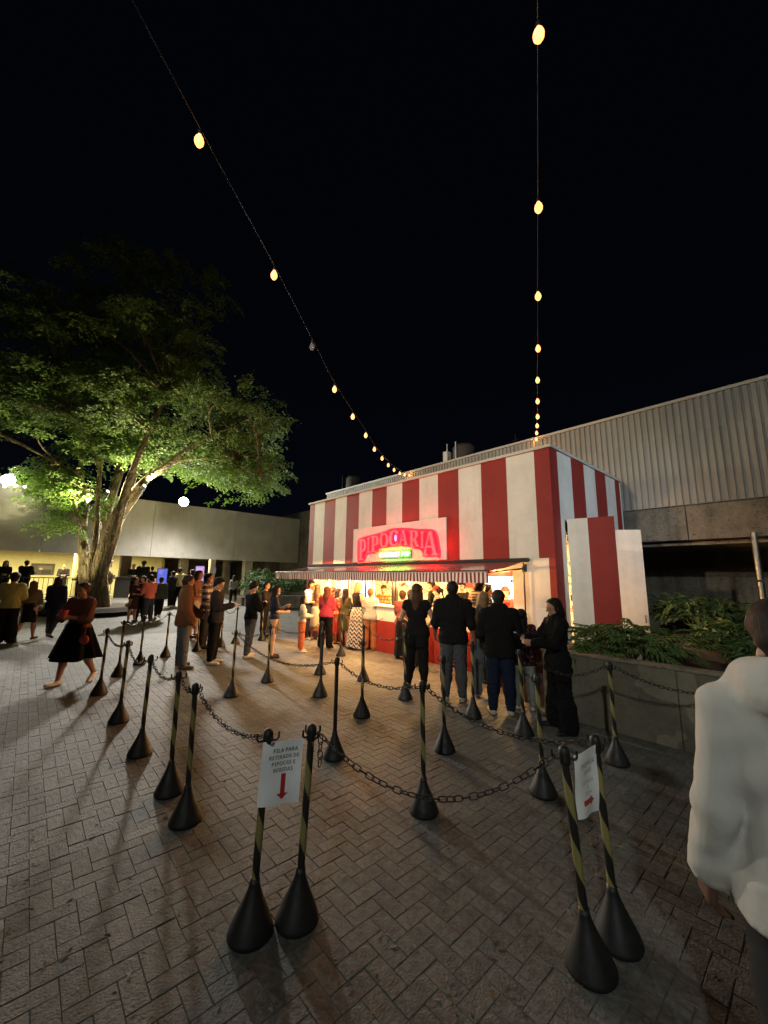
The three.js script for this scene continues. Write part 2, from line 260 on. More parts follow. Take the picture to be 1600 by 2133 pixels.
// lamps of the kiosk: bare warm bulbs at the windows and panels of light on the ceiling
function bareBulb(x, y, z, r, cd, label, drop = 0.35) {
  const t = thing('bare_bulb', label, 'lamp', [x, y, z], 0, 'bare warm bulbs at the serving windows');
  part('bulb', lathe([[0.001, -r * 1.1], [r * 0.6, -r * 0.9], [r, -r * 0.1], [r * 0.85, r * 0.55], [r * 0.4, r * 1.2], [r * 0.32, r * 1.5]], 16), glow(16, 8.2, 2.2), t);
  part('socket', lathe([[r * 0.33, r * 1.45], [r * 0.42, r * 1.5], [r * 0.42, r * 2.4], [0.001, r * 2.5]], 12), M.black, t);
  part('cord', rod(V(0, r * 2.4, 0), V(0, drop, 0), 0.004), M.black, t);
  pointLight(t, 0, 0, 0, 0xffc478, cd, r / 0.02); return t;
}
const bulbAt = (u, v, z, cd, r, label) => { const p = onZ(u, v, z); bareBulb(p.x, p.y, p.z, r, cd, label, Math.max(0.16, (z > 0 ? 2.1 : 2.74) - p.y)); };
bulbAt(682, 1216, 0.25, 15, 0.05, 'glowing warm bulb over the queue beside the red and white poster');
bulbAt(692, 1205, 0.55, 8, 0.03, 'small glowing bulb tucked under the striped awning');
bulbAt(818, 1219, -0.25, 12, 0.045, 'glowing warm bulb next to the dark window post and plaid shirt');
bulbAt(851, 1214, -0.3, 16, 0.055, 'glowing warm bulb in the middle serving window behind the sleeveless woman');
bulbAt(1066, 1222, -0.3, 14, 0.055, 'glowing warm bulb beside the red headscarf in the last window');
bulbAt(1029, 1186, -0.05, 12, 0.04, 'glowing warm bulb high under the open end of the awning');
for (const [x, lab] of [[-6.2, 'warm bulb under the awning above the pink sweater'], [-4.9, 'warm bulb under the awning above the pale denim jacket'], [-3.4, 'warm bulb under the awning above the sleeveless woman'], [-1.9, 'warm bulb under the awning above the cropped head']]) bareBulb(x, 1.98, 0.75, 0.035, 10, lab, 0.1);
for (const [x, cd, lab] of [[-7.0, 34, 'ceiling light panel above the menu screens inside the kiosk'], [-4.3, 40, 'ceiling light panel above the plaid shirt inside the kiosk'], [-1.6, 44, 'ceiling light panel above the last window inside the kiosk']]) {
  const t = thing('ceiling_panel', lab, 'lamp', [x, 2.70, -1.5], 0, 'ceiling panels in the kiosk');
  part('frame', [box(-0.64, 0, -0.33, 0.64, 0.045, -0.301), box(-0.64, 0, 0.301, 0.64, 0.045, 0.33), box(-0.64, 0, -0.3, -0.601, 0.045, 0.3), box(0.601, 0, -0.3, 0.64, 0.045, 0.3)], M.aluminium, t);
  part('diffuser_lamp', box(-0.6, 0.005, -0.3, 0.6, 0.02, 0.3), glow(5, 3.9, 2.3), t);
  const l = new THREE.RectAreaLight(0xffd092, cd * 1.0, 1.2, 0.6); l.position.set(0, -0.004, 0); l.rotation.x = -Math.PI / 2; t.add(l);
}
// menu boards and posters in the left windows
function printed(w, h, draw, px = 256) { const c = document.createElement('canvas'); c.width = Math.round(px * w / h); c.height = px; const g = c.getContext('2d'); draw(g, c.width, c.height); const t = new THREE.CanvasTexture(c); t.colorSpace = THREE.SRGBColorSpace; return t; }
const menuArt = (bg, inks) => (g, w, h) => { g.fillStyle = bg; g.fillRect(0, 0, w, h); for (let i = 0; i < 12; i++) { g.fillStyle = inks[i % inks.length]; const y = h * (0.08 + 0.075 * i); g.fillRect(w * 0.1, y, w * rr(0.3, 0.75), h * 0.025); } for (let i = 0; i < 4; i++) { g.fillStyle = inks[(i + 1) % inks.length]; g.beginPath(); g.ellipse(w * rr(0.2, 0.8), h * rr(0.25, 0.85), w * 0.1, h * 0.06, 0, 0, 7); g.fill(); } };
function screen(name, label, x0, x1, y0, y1, z, bg, inks, power, hue) {
  const w = x1 - x0, h = y1 - y0, t = thing(name, label, 'menu screen', [(x0 + x1) / 2, y0, z], 0, undefined);
  const tex = printed(w, h, menuArt(bg, inks));
  part('frame', bevelBox(-w / 2 - 0.025, -0.025, -0.05, w / 2 + 0.025, h + 0.025, -0.004, 0.006), M.darkMetal, t);
  const face = new THREE.PlaneGeometry(w, h); face.translate(0, h / 2, 0);
  part('display', face, new THREE.MeshStandardMaterial({ color: 0x111111, emissive: 0xffffff, emissiveMap: tex, emissiveIntensity: power, roughness: 0.4 }), t);
  const l = new THREE.RectAreaLight(hue, power * 0.8, w, h); l.position.set(0, h / 2, 0.006); l.rotation.y = Math.PI; t.add(l); return t;
}
seed = 501;
screen('menu_screen', 'lit poster panel, red print above pale blue, in the kiosk window', -7.02, -6.35, SILL + 0.05, HEAD - 0.04, -0.12, '#efe3dc', ['#b8404a', '#cf6a78', '#7fb6d8'], 1.3, 0xfff0e6);
screen('menu_screen', 'lit pale blue menu panel behind the blonde woman', -6.05, -5.55, SILL + 0.05, HEAD - 0.04, -0.12, '#d7ecf4', ['#8fb8d0', '#a9c9dc', '#c87f7f'], 1.5, 0xe6f4ff);
screen('menu_screen', 'lit pale blue menu panel next to the plaid shirt window', -5.48, -5.14, SILL + 0.05, HEAD - 0.04, -0.12, '#e2f0f4', ['#94b4c9', '#b9d0da', '#c99'], 1.5, 0xe6f4ff);
screen('menu_screen', 'bright white and blue menu panel on the wall of the last window', -2.35, -1.55, 1.25, 1.95, -1.2, '#eef6fa', ['#4d7fb0', '#7f8f9a', '#6fa3cc'], 2.4, 0xf2f8ff);
{ // cabinets against the divider: popcorn machine, cups, jars
  const t = thing('popcorn_machine', 'steel and glass popcorn machine inside the kiosk', 'machine', [-3.5, 0.9, -2.2]);
  part('base', bevelBox(-0.42, 0, -0.3, 0.42, 0.16, 0.3), M.red, t);
  part('glass', box(-0.38, 0.16, -0.27, 0.38, 0.75, 0.27), new THREE.MeshPhysicalMaterial({ color: 0xffffff, transmission: 1, roughness: 0.05, thickness: 0 }), t);
  part('top', bevelBox(-0.44, 0.75, -0.32, 0.44, 0.92, 0.32), M.red, t);
  const b = thing('back_counter', 'pale back counter along the kiosk divider', 'counter', [-4.3, 0.03, -2.3]); part('cabinet', box(-3.9, 0, -0.34, 3.9, 0.83, 0.32), mat(0.5, 0.46, 0.4, 0.6), b); part('worktop', bevelBox(-3.92, 0.831, -0.34, 3.92, 0.868, 0.35, 0.006), M.aluminium, b);
  const j = thing('pump_bottle', 'clear pump bottle standing on the serving counter', 'bottle', [-3.28, SILL + 0.013, -0.04]);
  part('bottle', lathe([[0.001, 0], [0.04, 0.002], [0.042, 0.01], [0.042, 0.15], [0.03, 0.18], [0.014, 0.19], [0.014, 0.2], [0.001, 0.2]], 16), mat(0.7, 0.7, 0.66, 0.3), j);
  part('pump', [rod(V(0, 0.2, 0), V(0, 0.25, 0), 0.006), box(-0.012, 0.25, -0.01, 0.045, 0.262, 0.01)], mat(0.7, 0.7, 0.68, 0.4), j);
  const k = thing('popcorn_bucket', 'red popcorn bucket held up at the last window', 'bucket', [-1.12, SILL + 0.013, -0.1]);
  part('cup', lathe([[0.001, 0], [0.075, 0.001], [0.10, 0.24], [0.096, 0.24], [0.07, 0.01], [0.001, 0.01]], 20), mat(0.55, 0.03, 0.03, 0.6), k);
}
// the awning
{
  const t = thing('awning', 'extended awning with a red and white striped valance over the serving windows', 'awning');
  const x0 = -8.22, x1 = -0.56, yA = 2.22, zB = 1.29, yB = 2.0, n = 120, per = 0.085;
  const stripeTex = (() => { const t2 = dataTex(64, (u) => (u < 0.5 ? [0.50, 0.14, 0.13] : [0.92, 0.86, 0.82]), true); t2.repeat.set(1 / per, 1); return t2; })();
  const cloth = new THREE.MeshPhysicalMaterial({ map: stripeTex, roughness: 0.5, clearcoat: 0.9, clearcoatRoughness: 0.16, side: THREE.DoubleSide });
  const P = [], U = [], I = [], m = 10; // canopy sheet with a slight sag between the arms
  for (let j = 0; j <= m; j++) for (let i = 0; i <= n; i++) { const u = i / n, v = j / m, x = x0 + (x1 - x0) * u; P.push(x, yA + (yB - yA) * v - 0.035 * Math.sin(Math.PI * v) * (0.7 + 0.3 * Math.sin(u * 19)) , 0.08 + (zB - 0.08) * v); U.push(x, v); }
  for (let j = 0; j < m; j++) for (let i = 0; i < n; i++) { const a = j * (n + 1) + i; I.push(a, a + n + 1, a + 1, a + 1, a + n + 1, a + n + 2); }
  const g = new THREE.BufferGeometry(); g.setAttribute('position', new THREE.Float32BufferAttribute(P, 3)); g.setAttribute('uv', new THREE.Float32BufferAttribute(U, 2)); g.setIndex(I); g.computeVertexNormals();
  part('canopy', g, new THREE.MeshPhysicalMaterial({ color: lin(0.30, 0.09, 0.08), roughness: 0.4, clearcoat: 1, clearcoatRoughness: 0.1, side: THREE.DoubleSide }), t);
  const Q = [], W = [], J = []; // valance with small ripples
  for (let j = 0; j <= 3; j++) for (let i = 0; i <= n * 3; i++) { const u = i / (n * 3), v = j / 3, x = x0 + (x1 - x0) * u, rip = (Math.sin(x * 9.3) + Math.sin(x * 15.7 + 1)) * 0.012 * v; Q.push(x, yB - 0.015 - 0.185 * v + 0.004 * Math.sin(x * 7) * v, zB + 0.012 + rip); W.push(x, v); }
  for (let j = 0; j < 3; j++) for (let i = 0; i < n * 3; i++) { const a = j * (n * 3 + 1) + i; J.push(a, a + n * 3 + 1, a + 1, a + 1, a + n * 3 + 1, a + n * 3 + 2); }
  const v = new THREE.BufferGeometry(); v.setAttribute('position', new THREE.Float32BufferAttribute(Q, 3)); v.setAttribute('uv', new THREE.Float32BufferAttribute(W, 2)); v.setIndex(J); v.computeVertexNormals();
  part('valance', v, cloth, t);
  part('front_bar', rod(V(x0, yB, zB), V(x1, yB, zB), 0.02), M.darkMetal, t);
  part('cassette', bevelBox(x0 - 0.02, 2.20, 0.055, x1 + 0.1, 2.275, 0.16, 0.012), M.darkMetal, t);
  for (const x of [x0 + 0.15, -4.6, x1 - 0.02]) { part('arm', [rod(V(x, 2.08, 0.07), V(x + 0.02, 1.98, zB), 0.016), rod(V(x, 2.02, 0.02), V(x, 2.16, 0.02), 0.03)], M.darkMetal, t); }
  part('side_post', [rod(V(-0.585, 0.05, 0.07), V(-0.585, 2.19, 0.07), 0.014), rod(V(-0.585, 2.02, 0.07), V(-0.585, 2.12, 0.07), 0.034)], M.darkMetal, t);
  part('drip_rope', rod(V(x0, yB - 0.012, zB + 0.02), V(x1, yB - 0.012, zB + 0.02), 0.006), mat(0.6, 0.5, 0.45, 0.8), t);
}
// the neon sign
{
  const font = await new FontLoader().loadAsync('fonts/droid/droid_serif_bold.typeface.json');
  const sans = await new FontLoader().loadAsync('fonts/droid/droid_sans_bold.typeface.json');
  const S = (a, b, z) => onZ(735 + a / 8.42, 1085 + b / 8.42, z);
  const sign = thing('neon_sign', 'red neon sign with curved lettering above the awning', 'sign', [0, 0, 0]);
  const outline = [[92, 420], [105, 335], [200, 285], [440, 225], [560, 188], [700, 140], [950, 128], [1150, 146], [1340, 150], [1450, 185], [1505, 400], [1525, 640], [1440, 600], [1280, 612], [1190, 505], [1000, 458], [800, 452], [620, 465], [480, 485], [400, 552], [250, 585], [190, 705], [100, 712]].map(([a, b]) => { const p = S(a, b, 0.1); return new THREE.Vector2(p.x, p.y); });
  const plateShape = new THREE.Shape(); plateShape.moveTo(outline[0].x, outline[0].y); plateShape.splineThru([...outline.slice(1), outline[0]]);
  const plate = new THREE.ExtrudeGeometry(plateShape, { depth: 0.02, bevelEnabled: false, curveSegments: 40 }); plate.translate(0, 0, 0.09);
  part('backing_plate', plate, glow(4.0, 0.004, 0.035, [0.4, 0.02, 0.03]), sign);
  const tubeM = glow(6, 0.02, 0.07, [0.5, 0.05, 0.05]), faceM = glow(3.2, 0.055, 0.08, [0.5, 0.2, 0.2]);
  const rim = plateShape.getSpacedPoints(160).map((p) => V(p.x, p.y, 0.125));
  part('rim_neon_tube', new THREE.TubeGeometry(new THREE.CatmullRomCurve3(rim, true), 260, 0.008, 6, true), tubeM, sign);
  const letters = [['P', 105, 235, 305, 690], ['I', 245, 302, 285, 560], ['P', 312, 455, 248, 545], ['O', 470, 622, 205, 462], ['C', 628, 800, 155, 442], ['A', 802, 970, 150, 435], ['R', 985, 1165, 152, 460], ['I', 1185, 1248, 172, 480], ['A', 1215, 1500, 165, 612]];
  for (const [ch, a, b, t, u] of letters) {
    const lo = S(a, (t + u) / 2, 0.13), hi = S(b, (t + u) / 2, 0.13), top = S((a + b) / 2, t, 0.13), bot = S((a + b) / 2, u, 0.13);
    const shapes = font.generateShapes(ch, 1), g = new THREE.ExtrudeGeometry(shapes, { depth: 0.02, bevelEnabled: false, curveSegments: 6 }); g.computeBoundingBox(); const bb = g.boundingBox;
    const sx = (hi.x - lo.x) * 0.94 / (bb.max.x - bb.min.x), sy = (top.y - bot.y) * 0.96 / (bb.max.y - bb.min.y);
    const mp = (x, y) => V(lo.x + (hi.x - lo.x) * 0.03 + (x - bb.min.x) * sx, bot.y + (y - bb.min.y) * sy, 0);
    const gp = g.attributes.position; for (let i = 0; i < gp.count; i++) { const q = mp(gp.getX(i), gp.getY(i)); gp.setXYZ(i, q.x, q.y, 0.112 + gp.getZ(i)); }
    g.computeVertexNormals();
    const letter = part('letter', g, faceM, sign, `glowing salmon letter ${ch}`);
    for (const sh of shapes) for (const loop of [sh, ...sh.holes]) { const pts = loop.getSpacedPoints(40).slice(0, -1).map((p) => mp(p.x, p.y).setZ(0.14)); part('neon_tube', new THREE.TubeGeometry(new THREE.CatmullRomCurve3(pts, true), 60, 0.0065, 5, true), tubeM, letter); }
  }
  { const p = S(752, 300, 0.15), g = new THREE.SphereGeometry(0.05, 16, 12); g.scale(1, 1.7, 0.25); g.translate(p.x, p.y, p.z); part('popcorn_lamp', g, glow(1.1, 0.14, 0.75), sign, 'pink glowing kernel inside the letter C'); pointLight(sign, p.x, p.y + 0.05, p.z + 0.14, 0xff70d0, 0.10, 4); }
  for (const [a, b, cd] of [[130, 360, 0.5], [330, 240, 0.45], [560, 190, 0.4], [880, 135, 0.5], [1150, 150, 0.5], [1400, 170, 0.55], [1500, 420, 0.55], [1420, 610, 0.5], [1180, 500, 0.5], [400, 560, 0.45], [200, 640, 0.5], [150, 500, 0.4]]) { const p = S(a, b, 0.22); pointLight(sign, p.x, p.y, p.z, 0xff1424, cd * 1.1, 3); }   // the light of the rim tube, just in front of it
  // green word below
  const green = thing('green_neon_word', 'small green white neon word under the curved red letters', 'sign', [0, 0, 0]);
  const g0 = S(475, 600, 0.1), g1 = S(1000, 590, 0.1), hgt = S(700, 560, 0.1).y - S(700, 640, 0.1).y;
  const shapes = sans.generateShapes('GOURMET POP', 1), g = new THREE.ExtrudeGeometry(shapes, { depth: 0.015, bevelEnabled: false, curveSegments: 5 }); g.computeBoundingBox(); const bb = g.boundingBox;
  g.translate(-bb.min.x, -bb.min.y, 0); g.scale((g1.x - g0.x) / (bb.max.x - bb.min.x), hgt / (bb.max.y - bb.min.y), 1); g.translate(g0.x, g0.y - hgt / 2, 0.1);
  part('neon_letters', g, glow(2.2, 6.0, 1.5, [0.5, 0.6, 0.5]), green);
  part('mounting_strip', box(g0.x - 0.03, g0.y - hgt * 0.75, 0.06, g1.x + 0.03, g0.y + hgt * 0.75, 0.095), mat(0.12, 0.3, 0.10, 0.6), green);
  for (let k = 0; k < 5; k++) { const x = g0.x + (g1.x - g0.x) * (k + 0.5) / 5; pointLight(green, x, g0.y, 0.19, 0x70ff50, 0.26, 3); }
}
// ---------------------------------------------------------------- the long hall behind the kiosk
const HZ = -3.98;
{
  const t = thing('hall', 'long hall with a pale corrugated metal parapet over a concrete beam behind the kiosk', 'building');
  const x0 = -13.5, x1 = 16, y0 = 3.62, y1 = 6.08, pitch = 0.134, P = [], U = [], I = []; let i = 0;
  for (let x = x0; x < x1; x += pitch) for (const [dx, dz] of [[0, 0], [0.030, 0], [0.042, 0.042], [0.122, 0.042]]) { P.push(x + dx, y0, HZ + dz, x + dx, y1, HZ + dz); U.push(x + dx, y0, x + dx, y1); i++; }
  for (let k = 0; k < i - 1; k++) I.push(2 * k, 2 * k + 2, 2 * k + 1, 2 * k + 1, 2 * k + 2, 2 * k + 3);
  let g = new THREE.BufferGeometry(); g.setAttribute('position', new THREE.Float32BufferAttribute(P, 3)); g.setAttribute('uv', new THREE.Float32BufferAttribute(U, 2)); g.setIndex(I); g = g.toNonIndexed(); g.computeVertexNormals();
  part('corrugated_cladding', g, new THREE.MeshStandardMaterial({ ...{ color: lin(0.43, 0.44, 0.44), roughness: 0.6, map: sheetTone, side: THREE.DoubleSide } }), t);
  part('top_flashing', box(x0, y1, HZ - 0.3, x1, y1 + 0.07, HZ + 0.1), mat(0.5, 0.48, 0.42, 0.6), t);
  part('roof_slab', box(x0, y0 - 0.1, HZ - 14, x1, y1 - 0.05, HZ - 0.06), M.concrete, t);
  for (let x = x0; x < x1; x += 2.95) part('beam_panel', bevelBox(x + 0.008, 2.82, HZ - 0.28, x + 2.942, y0 - 0.012, HZ - 0.02, 0.01), M.concrete, t);
  part('back_wall', box(-9, -0.02, HZ - 3.6, x1, 3.5, HZ - 3.4), M.concrete, t);
  part('soffit', box(-9, 2.72, HZ - 3.4, x1, 2.8, HZ - 0.29), M.concrete, t);
  for (const x of [3.3, 9.3]) part('column', bevelBox(x, 0, HZ - 2.2, x + 0.45, 2.72, HZ - 1.75, 0.02), M.concrete, t);
  // plain concrete wing towards the gallery
  part('wing_wall', box(-32, 0, -6.8, -13.3, 6.3, -6.5), M.concrete, t);
  part('wing_wall', box(-13.5, 0, -6.8, -13.2, 6.08, HZ - 0.01), M.concrete, t);
  part('ground_floor_wall', box(-13.3, 0, HZ - 0.4, -LEN - 0.4, 3.6, HZ - 0.1), M.concrete, t);
  const p = onZ(1575, 1160, HZ + 0.25);
  const dp = thing('downpipe', 'shiny metal downpipe with a bend under the concrete beam', 'pipe', [p.x, 0, HZ + 0.1]);
  part('pipe', [rod(V(0, 1.25, 0), V(0, 2.9, 0), 0.055, 0.055, 16)], M.steel, dp); part('elbow', new THREE.TubeGeometry(new THREE.CatmullRomCurve3([V(0, 1.27, 0), V(0, 1.1, 0.02), V(0.08, 1.0, 0.1)]), 10, 0.06, 12), M.steel, dp); part('bracket', [box(-0.075, 1.9, -0.02, 0.075, 1.94, 0.065)], M.darkMetal, dp);
  // roof plant
  const rv = (u, v, s, label) => { const q = onZ(u, v, HZ - 1.2), r = thing('roof_ventilator', label, 'ventilator', [q.x, 6.0, HZ - 1.2]); const h = q.y - 6.0;
    part('drum', lathe([[0.001, h - 0.05], [s * 0.75, h - 0.08], [s * 0.95, h - 0.22], [s * 0.95, 0.0]], 20), mat(0.06, 0.055, 0.05, 0.6), r);
    part('frame', (s > 0.45 ? [-1, -0.1] : [-1]).map((k) => rod(V(k * s, 0, s * 0.98), V(k * s, h - 0.02, s * 0.98), 0.025)).concat(s > 0.45 ? [box(-s - 0.2, 0.2, 0.2, -s, h - 0.3, s)] : []), s > 0.45 ? mat(0.6, 0.58, 0.52, 0.5) : M.darkMetal, r); };
  rv(966, 924, 0.47, 'large roof ventilator with a white frame on the hall roof'); rv(737, 990, 0.42, 'dark roof ventilator far along the hall roof');
  const an = onZ(1073, 905, HZ - 1); single('roof_antenna', 'thin antenna rod on the hall roof', 'antenna', [rod(V(0, 0, 0), V(0, an.y - 5.9, 0), 0.012), rod(V(-0.12, an.y - 6.1, 0), V(0.12, an.y - 6.1, 0), 0.008)], M.darkMetal, [an.x, 5.9, HZ - 1]);
}
// ---------------------------------------------------------------- the gallery at the far side
const GX = -20.47;
{
  const t = thing('gallery', 'low gallery building with a blank pale fascia over an open lobby', 'building');
  const g1 = 5.72, g2 = 2.81, zEnd = -6.45, z0 = 34;
  for (let z = zEnd, k = 0; z < z0; z += 4.4, k++) part('fascia_panel', bevelBox(GX - 0.25, g2, z + 0.006, GX, g1, Math.min(z + 4.394, z0), 0.008), M.fascia, t);
  part('coping', box(GX - 0.3, g1, zEnd, GX + 0.04, g1 + 0.06, z0), mat(0.5, 0.48, 0.42, 0.7), t);
  part('roof', box(GX - 12, g1 - 0.4, zEnd, GX - 0.26, g1 - 0.2, z0), M.concrete, t);
  part('soffit', box(GX - 12, 3.02, zEnd, GX - 0.26, 3.12, z0), mat(0.5, 0.47, 0.36, 0.8), t);
  part('lobby_floor', box(GX - 12, 0.1, zEnd - 1, GX - 0.2, TERRACE_Y + 0.02, z0), mat(0.3, 0.27, 0.2, 0.6, { map: paverTone }), t);
  const zy = onX(336, 1190, GX - 6).z;                                               // where the yellow wall ends
  part('yellow_wall', box(GX - 6.2, TERRACE_Y, zy, GX - 6, 3.02, z0), M.yellowWall, t);
  part('return_wall', box(GX - 12, TERRACE_Y, zy - 0.2, GX - 6.2, 3.02, zy), M.yellowWall, t);
  part('lobby_back_wall', box(GX - 11.9, TERRACE_Y, zEnd, GX - 11.7, 3.02, zy - 0.2), M.concrete, t);
  const sq = (u, s, m, lab, x = GX - 0.6) => { const p = onX(u, 1200, x); part('column', bevelBox(x - s, TERRACE_Y - 0.1, p.z - s, x + s, 3.05, p.z + s, 0.02), m, t, lab); };
  sq(514, 0.24, M.fascia); sq(440, 0.16, M.fascia, undefined, GX - 1.2); sq(560, 0.2, M.concrete, undefined, GX - 3);
  sq(258, 0.24, mat(0.10, 0.075, 0.05, 0.7), 'brown column', GX - 1.2); sq(470, 0.2, M.concrete, undefined, GX - 4); sq(380, 0.25, M.concrete, undefined, GX - 4.5);
  { const p = onX(162, 1180, GX - 2.4); part('round_column', rod(V(GX - 2.4, TERRACE_Y, p.z), V(GX - 2.4, 3.02, p.z), 0.2, 0.2, 24), M.yellowWall, t); }
  { const p = onX(89, 1186, GX - 5.98), q = onX(112, 1198, GX - 5.98), r = onX(66, 1173, GX - 5.98);
    const w = Math.abs(q.z - r.z), h = r.y - q.y, po = thing('wall_poster', 'dark wide poster with a pale mark on the yellow lobby wall', 'poster', [GX - 5.985, q.y, p.z], Math.PI / 2);
    const tex = printed(w, h, (g, W, Hh) => { g.fillStyle = '#4a4238'; g.fillRect(0, 0, W, Hh); g.fillStyle = '#6a6150'; g.fillRect(W * 0.3, Hh * 0.2, W * 0.6, Hh * 0.3); g.fillStyle = '#cfc39a'; g.fillRect(W * 0.34, Hh * 0.45, W * 0.16, Hh * 0.07); g.fillRect(W * 0.41, Hh * 0.36, W * 0.03, Hh * 0.2); g.fillStyle = '#2c2822'; g.fillRect(W * 0.45, Hh * 0.6, W * 0.4, Hh * 0.3); });
    const pl = new THREE.PlaneGeometry(w, h); pl.translate(0, h / 2, 0.021); part('print', pl, new THREE.MeshStandardMaterial({ map: tex, roughness: 0.6 }), po); part('frame', box(-w / 2, 0, 0.0, w / 2, h, 0.02), M.black, po); }
  // lobby lamps
  const strip2 = (u, v, x, len, label, cd) => { const p = onX(u, v, x); const l = thing('strip_light', label, 'lamp', [x, 2.97, p.z], 0, 'strip lights in the lobby');
    part('lamp_tube', box(-0.09, 0.006, -len / 2, 0.09, 0.03, len / 2), glow(9, 8, 4.6), l); part('housing', box(-0.12, 0.03, -len / 2 - 0.03, 0.12, 0.05, len / 2 + 0.03), M.aluminium, l);
    const r = new THREE.RectAreaLight(0xfff0b4, cd * 1.3, 0.18, len); r.position.y = -0.004; r.rotation.x = -Math.PI / 2; l.add(r); };
  strip2(112, 1163, GX - 3.2, 1.2, 'strip light over the yellow wall behind the railing', 138); strip2(126, 1158, GX - 2.4, 1.2, 'strip light in front of the round column', 138); strip2(138, 1154, GX - 1.4, 1.0, 'strip light nearest the fascia over the railing', 102);
  strip2(242, 1165, GX - 4.0, 1.0, 'strip light left of the brown column', 138); strip2(272, 1161, GX - 3.0, 1.0, 'strip light right of the brown column', 138); strip2(293, 1157, GX - 2.0, 1.0, 'strip light between brown column and dark lobby', 108);
  strip2(403, 1165, GX - 1.2, 1.6, 'white strip light over the purple screen', 48); strip2(20, 1150, GX - 3.4, 1.2, 'strip light over the far end of the railing', 138); strip2(-90, 1150, GX - 3.4, 1.2, 'strip light beyond the far end of the railing', 138);
  // screens
  const lobbyScreen = (u0, u1, v0, v1, x, rows, label, power) => { const a = onX(u0, v1, x), b = onX(u1, v0, x), w = Math.abs(b.z - a.z), h = b.y - a.y; const s = thing('lobby_screen', label, 'screen', [x, a.y, (a.z + b.z) / 2], Math.PI / 2);
    const tex = printed(w, h, (g, W, Hh) => { let y = 0; for (const [f, c] of rows) { g.fillStyle = c; g.fillRect(0, y * Hh, W, f * Hh + 1); y += f; } g.fillStyle = 'rgba(230,220,255,0.5)'; for (let i = 0; i < 5; i++) g.fillRect(W * 0.15, Hh * (0.1 + 0.06 * i), W * rr(0.3, 0.7), Hh * 0.025); });
    const pl = new THREE.PlaneGeometry(w, h); pl.translate(0, h / 2, 0.031); part('display', pl, new THREE.MeshStandardMaterial({ color: 0x101010, emissive: 0xffffff, emissiveMap: tex, emissiveIntensity: power, roughness: 0.4 }), s);
    part('case', bevelBox(-w / 2 - 0.03, -0.03, -0.04, w / 2 + 0.03, h + 0.03, 0.03, 0.008), M.black, s); part('stand', box(-w * 0.2, TERRACE_Y - a.y, -0.03, w * 0.2, -0.03, 0.0), M.black, s);
    const l = new THREE.RectAreaLight(0xcfc0ff, power * 0.8, w, h); l.position.set(0, h / 2, 0.036); l.rotation.y = Math.PI; s.add(l); };
  seed = 91; lobbyScreen(326, 349, 1185, 1215, GX - 1.6, [[1, '#5a66d8']], 'standing blue screen in the gallery lobby', 1.0);
  lobbyScreen(404, 426, 1180, 1226, GX - 0.9, [[0.66, '#c39be0'], [0.34, '#e8d040']], 'standing screen, purple above yellow, in the gallery lobby', 1.1);
  lobbyScreen(443, 450, 1182, 1194, GX - 4, [[1, '#5a86c8']], 'small blue screen deep in the gallery lobby', 0.7);
  { const p = onX(255, 1215, GX - 0.4); const b = thing('reception_desk', 'black reception desk at the brown column', 'desk', [GX - 0.4, TERRACE_Y, p.z], Math.PI / 2); part('front', bevelBox(-0.3, 0, -0.25, 0.3, 1.0, 0.2), M.black, b); part('top', bevelBox(-0.34, 1.0, -0.3, 0.34, 1.05, 0.25, 0.006), M.darkMetal, b); }
}
// black railing in front of the terrace
{
  const x = GX + 0.05, za = onX(-30, 1220, x).z, zb = onX(240, 1220, x).z; const lo = Math.min(za, zb), hi = Math.max(za, zb);
  const t = thing('railing', 'black metal railing along the terrace in front of the yellow lobby', 'railing', [x, groundY(x), 0]);
  part('top_rail', box(-0.03, 0.96, lo, 0.03, 1.0, hi), M.black, t); part('bottom_rail', box(-0.02, 0.1, lo, 0.02, 0.13, hi), M.black, t);
  for (let z = lo; z < hi; z += 0.17) part('baluster', box(-0.012, 0.131, z, 0.012, 0.959, z + 0.024), M.black, t);
  for (let z = lo; z <= hi; z += 1.9) part('post', box(-0.03, 0, z - 0.031, 0.03, 0.958, z - 0.001), M.black, t);
}
// low planter wall and dark shrubs right of the gallery come with the plants; floodlights on the gallery roof
function flood(u, v, dx, cd, label, ang, aimL) {
  const p = onX(u, v, GX + dx), t = thing('floodlight', label, 'lamp', [p.x, p.y, p.z], Math.PI / 2);
  const disc = (r, z0, z1) => { const g = new THREE.CylinderGeometry(r, r, z1 - z0, 32); g.rotateX(Math.PI / 2); g.translate(0, 0, (z0 + z1) / 2); return g; };
  part('housing', [disc(0.25, -0.14, -0.012)], M.darkMetal, t); part('glass_lamp', new THREE.SphereGeometry(0.24, 28, 14).scale(1, 1, 0.35), glow(60, 56, 44), t);
  part('bracket', [rod(V(0, -0.1, -0.08), V(0, 5.72 - p.y, -0.1), 0.02)], M.darkMetal, t);
  const l = new THREE.SpotLight(0xfff8ec, cd, 0, ang, 0.6); l.position.set(0, 0, 0.12); l.castShadow = true; l.shadow.radius = 20; t.add(l); const a = aimL ?? V(0, 0, 6); scene.add(l.target); l.target.position.copy(toWorld(a)); return t;
}
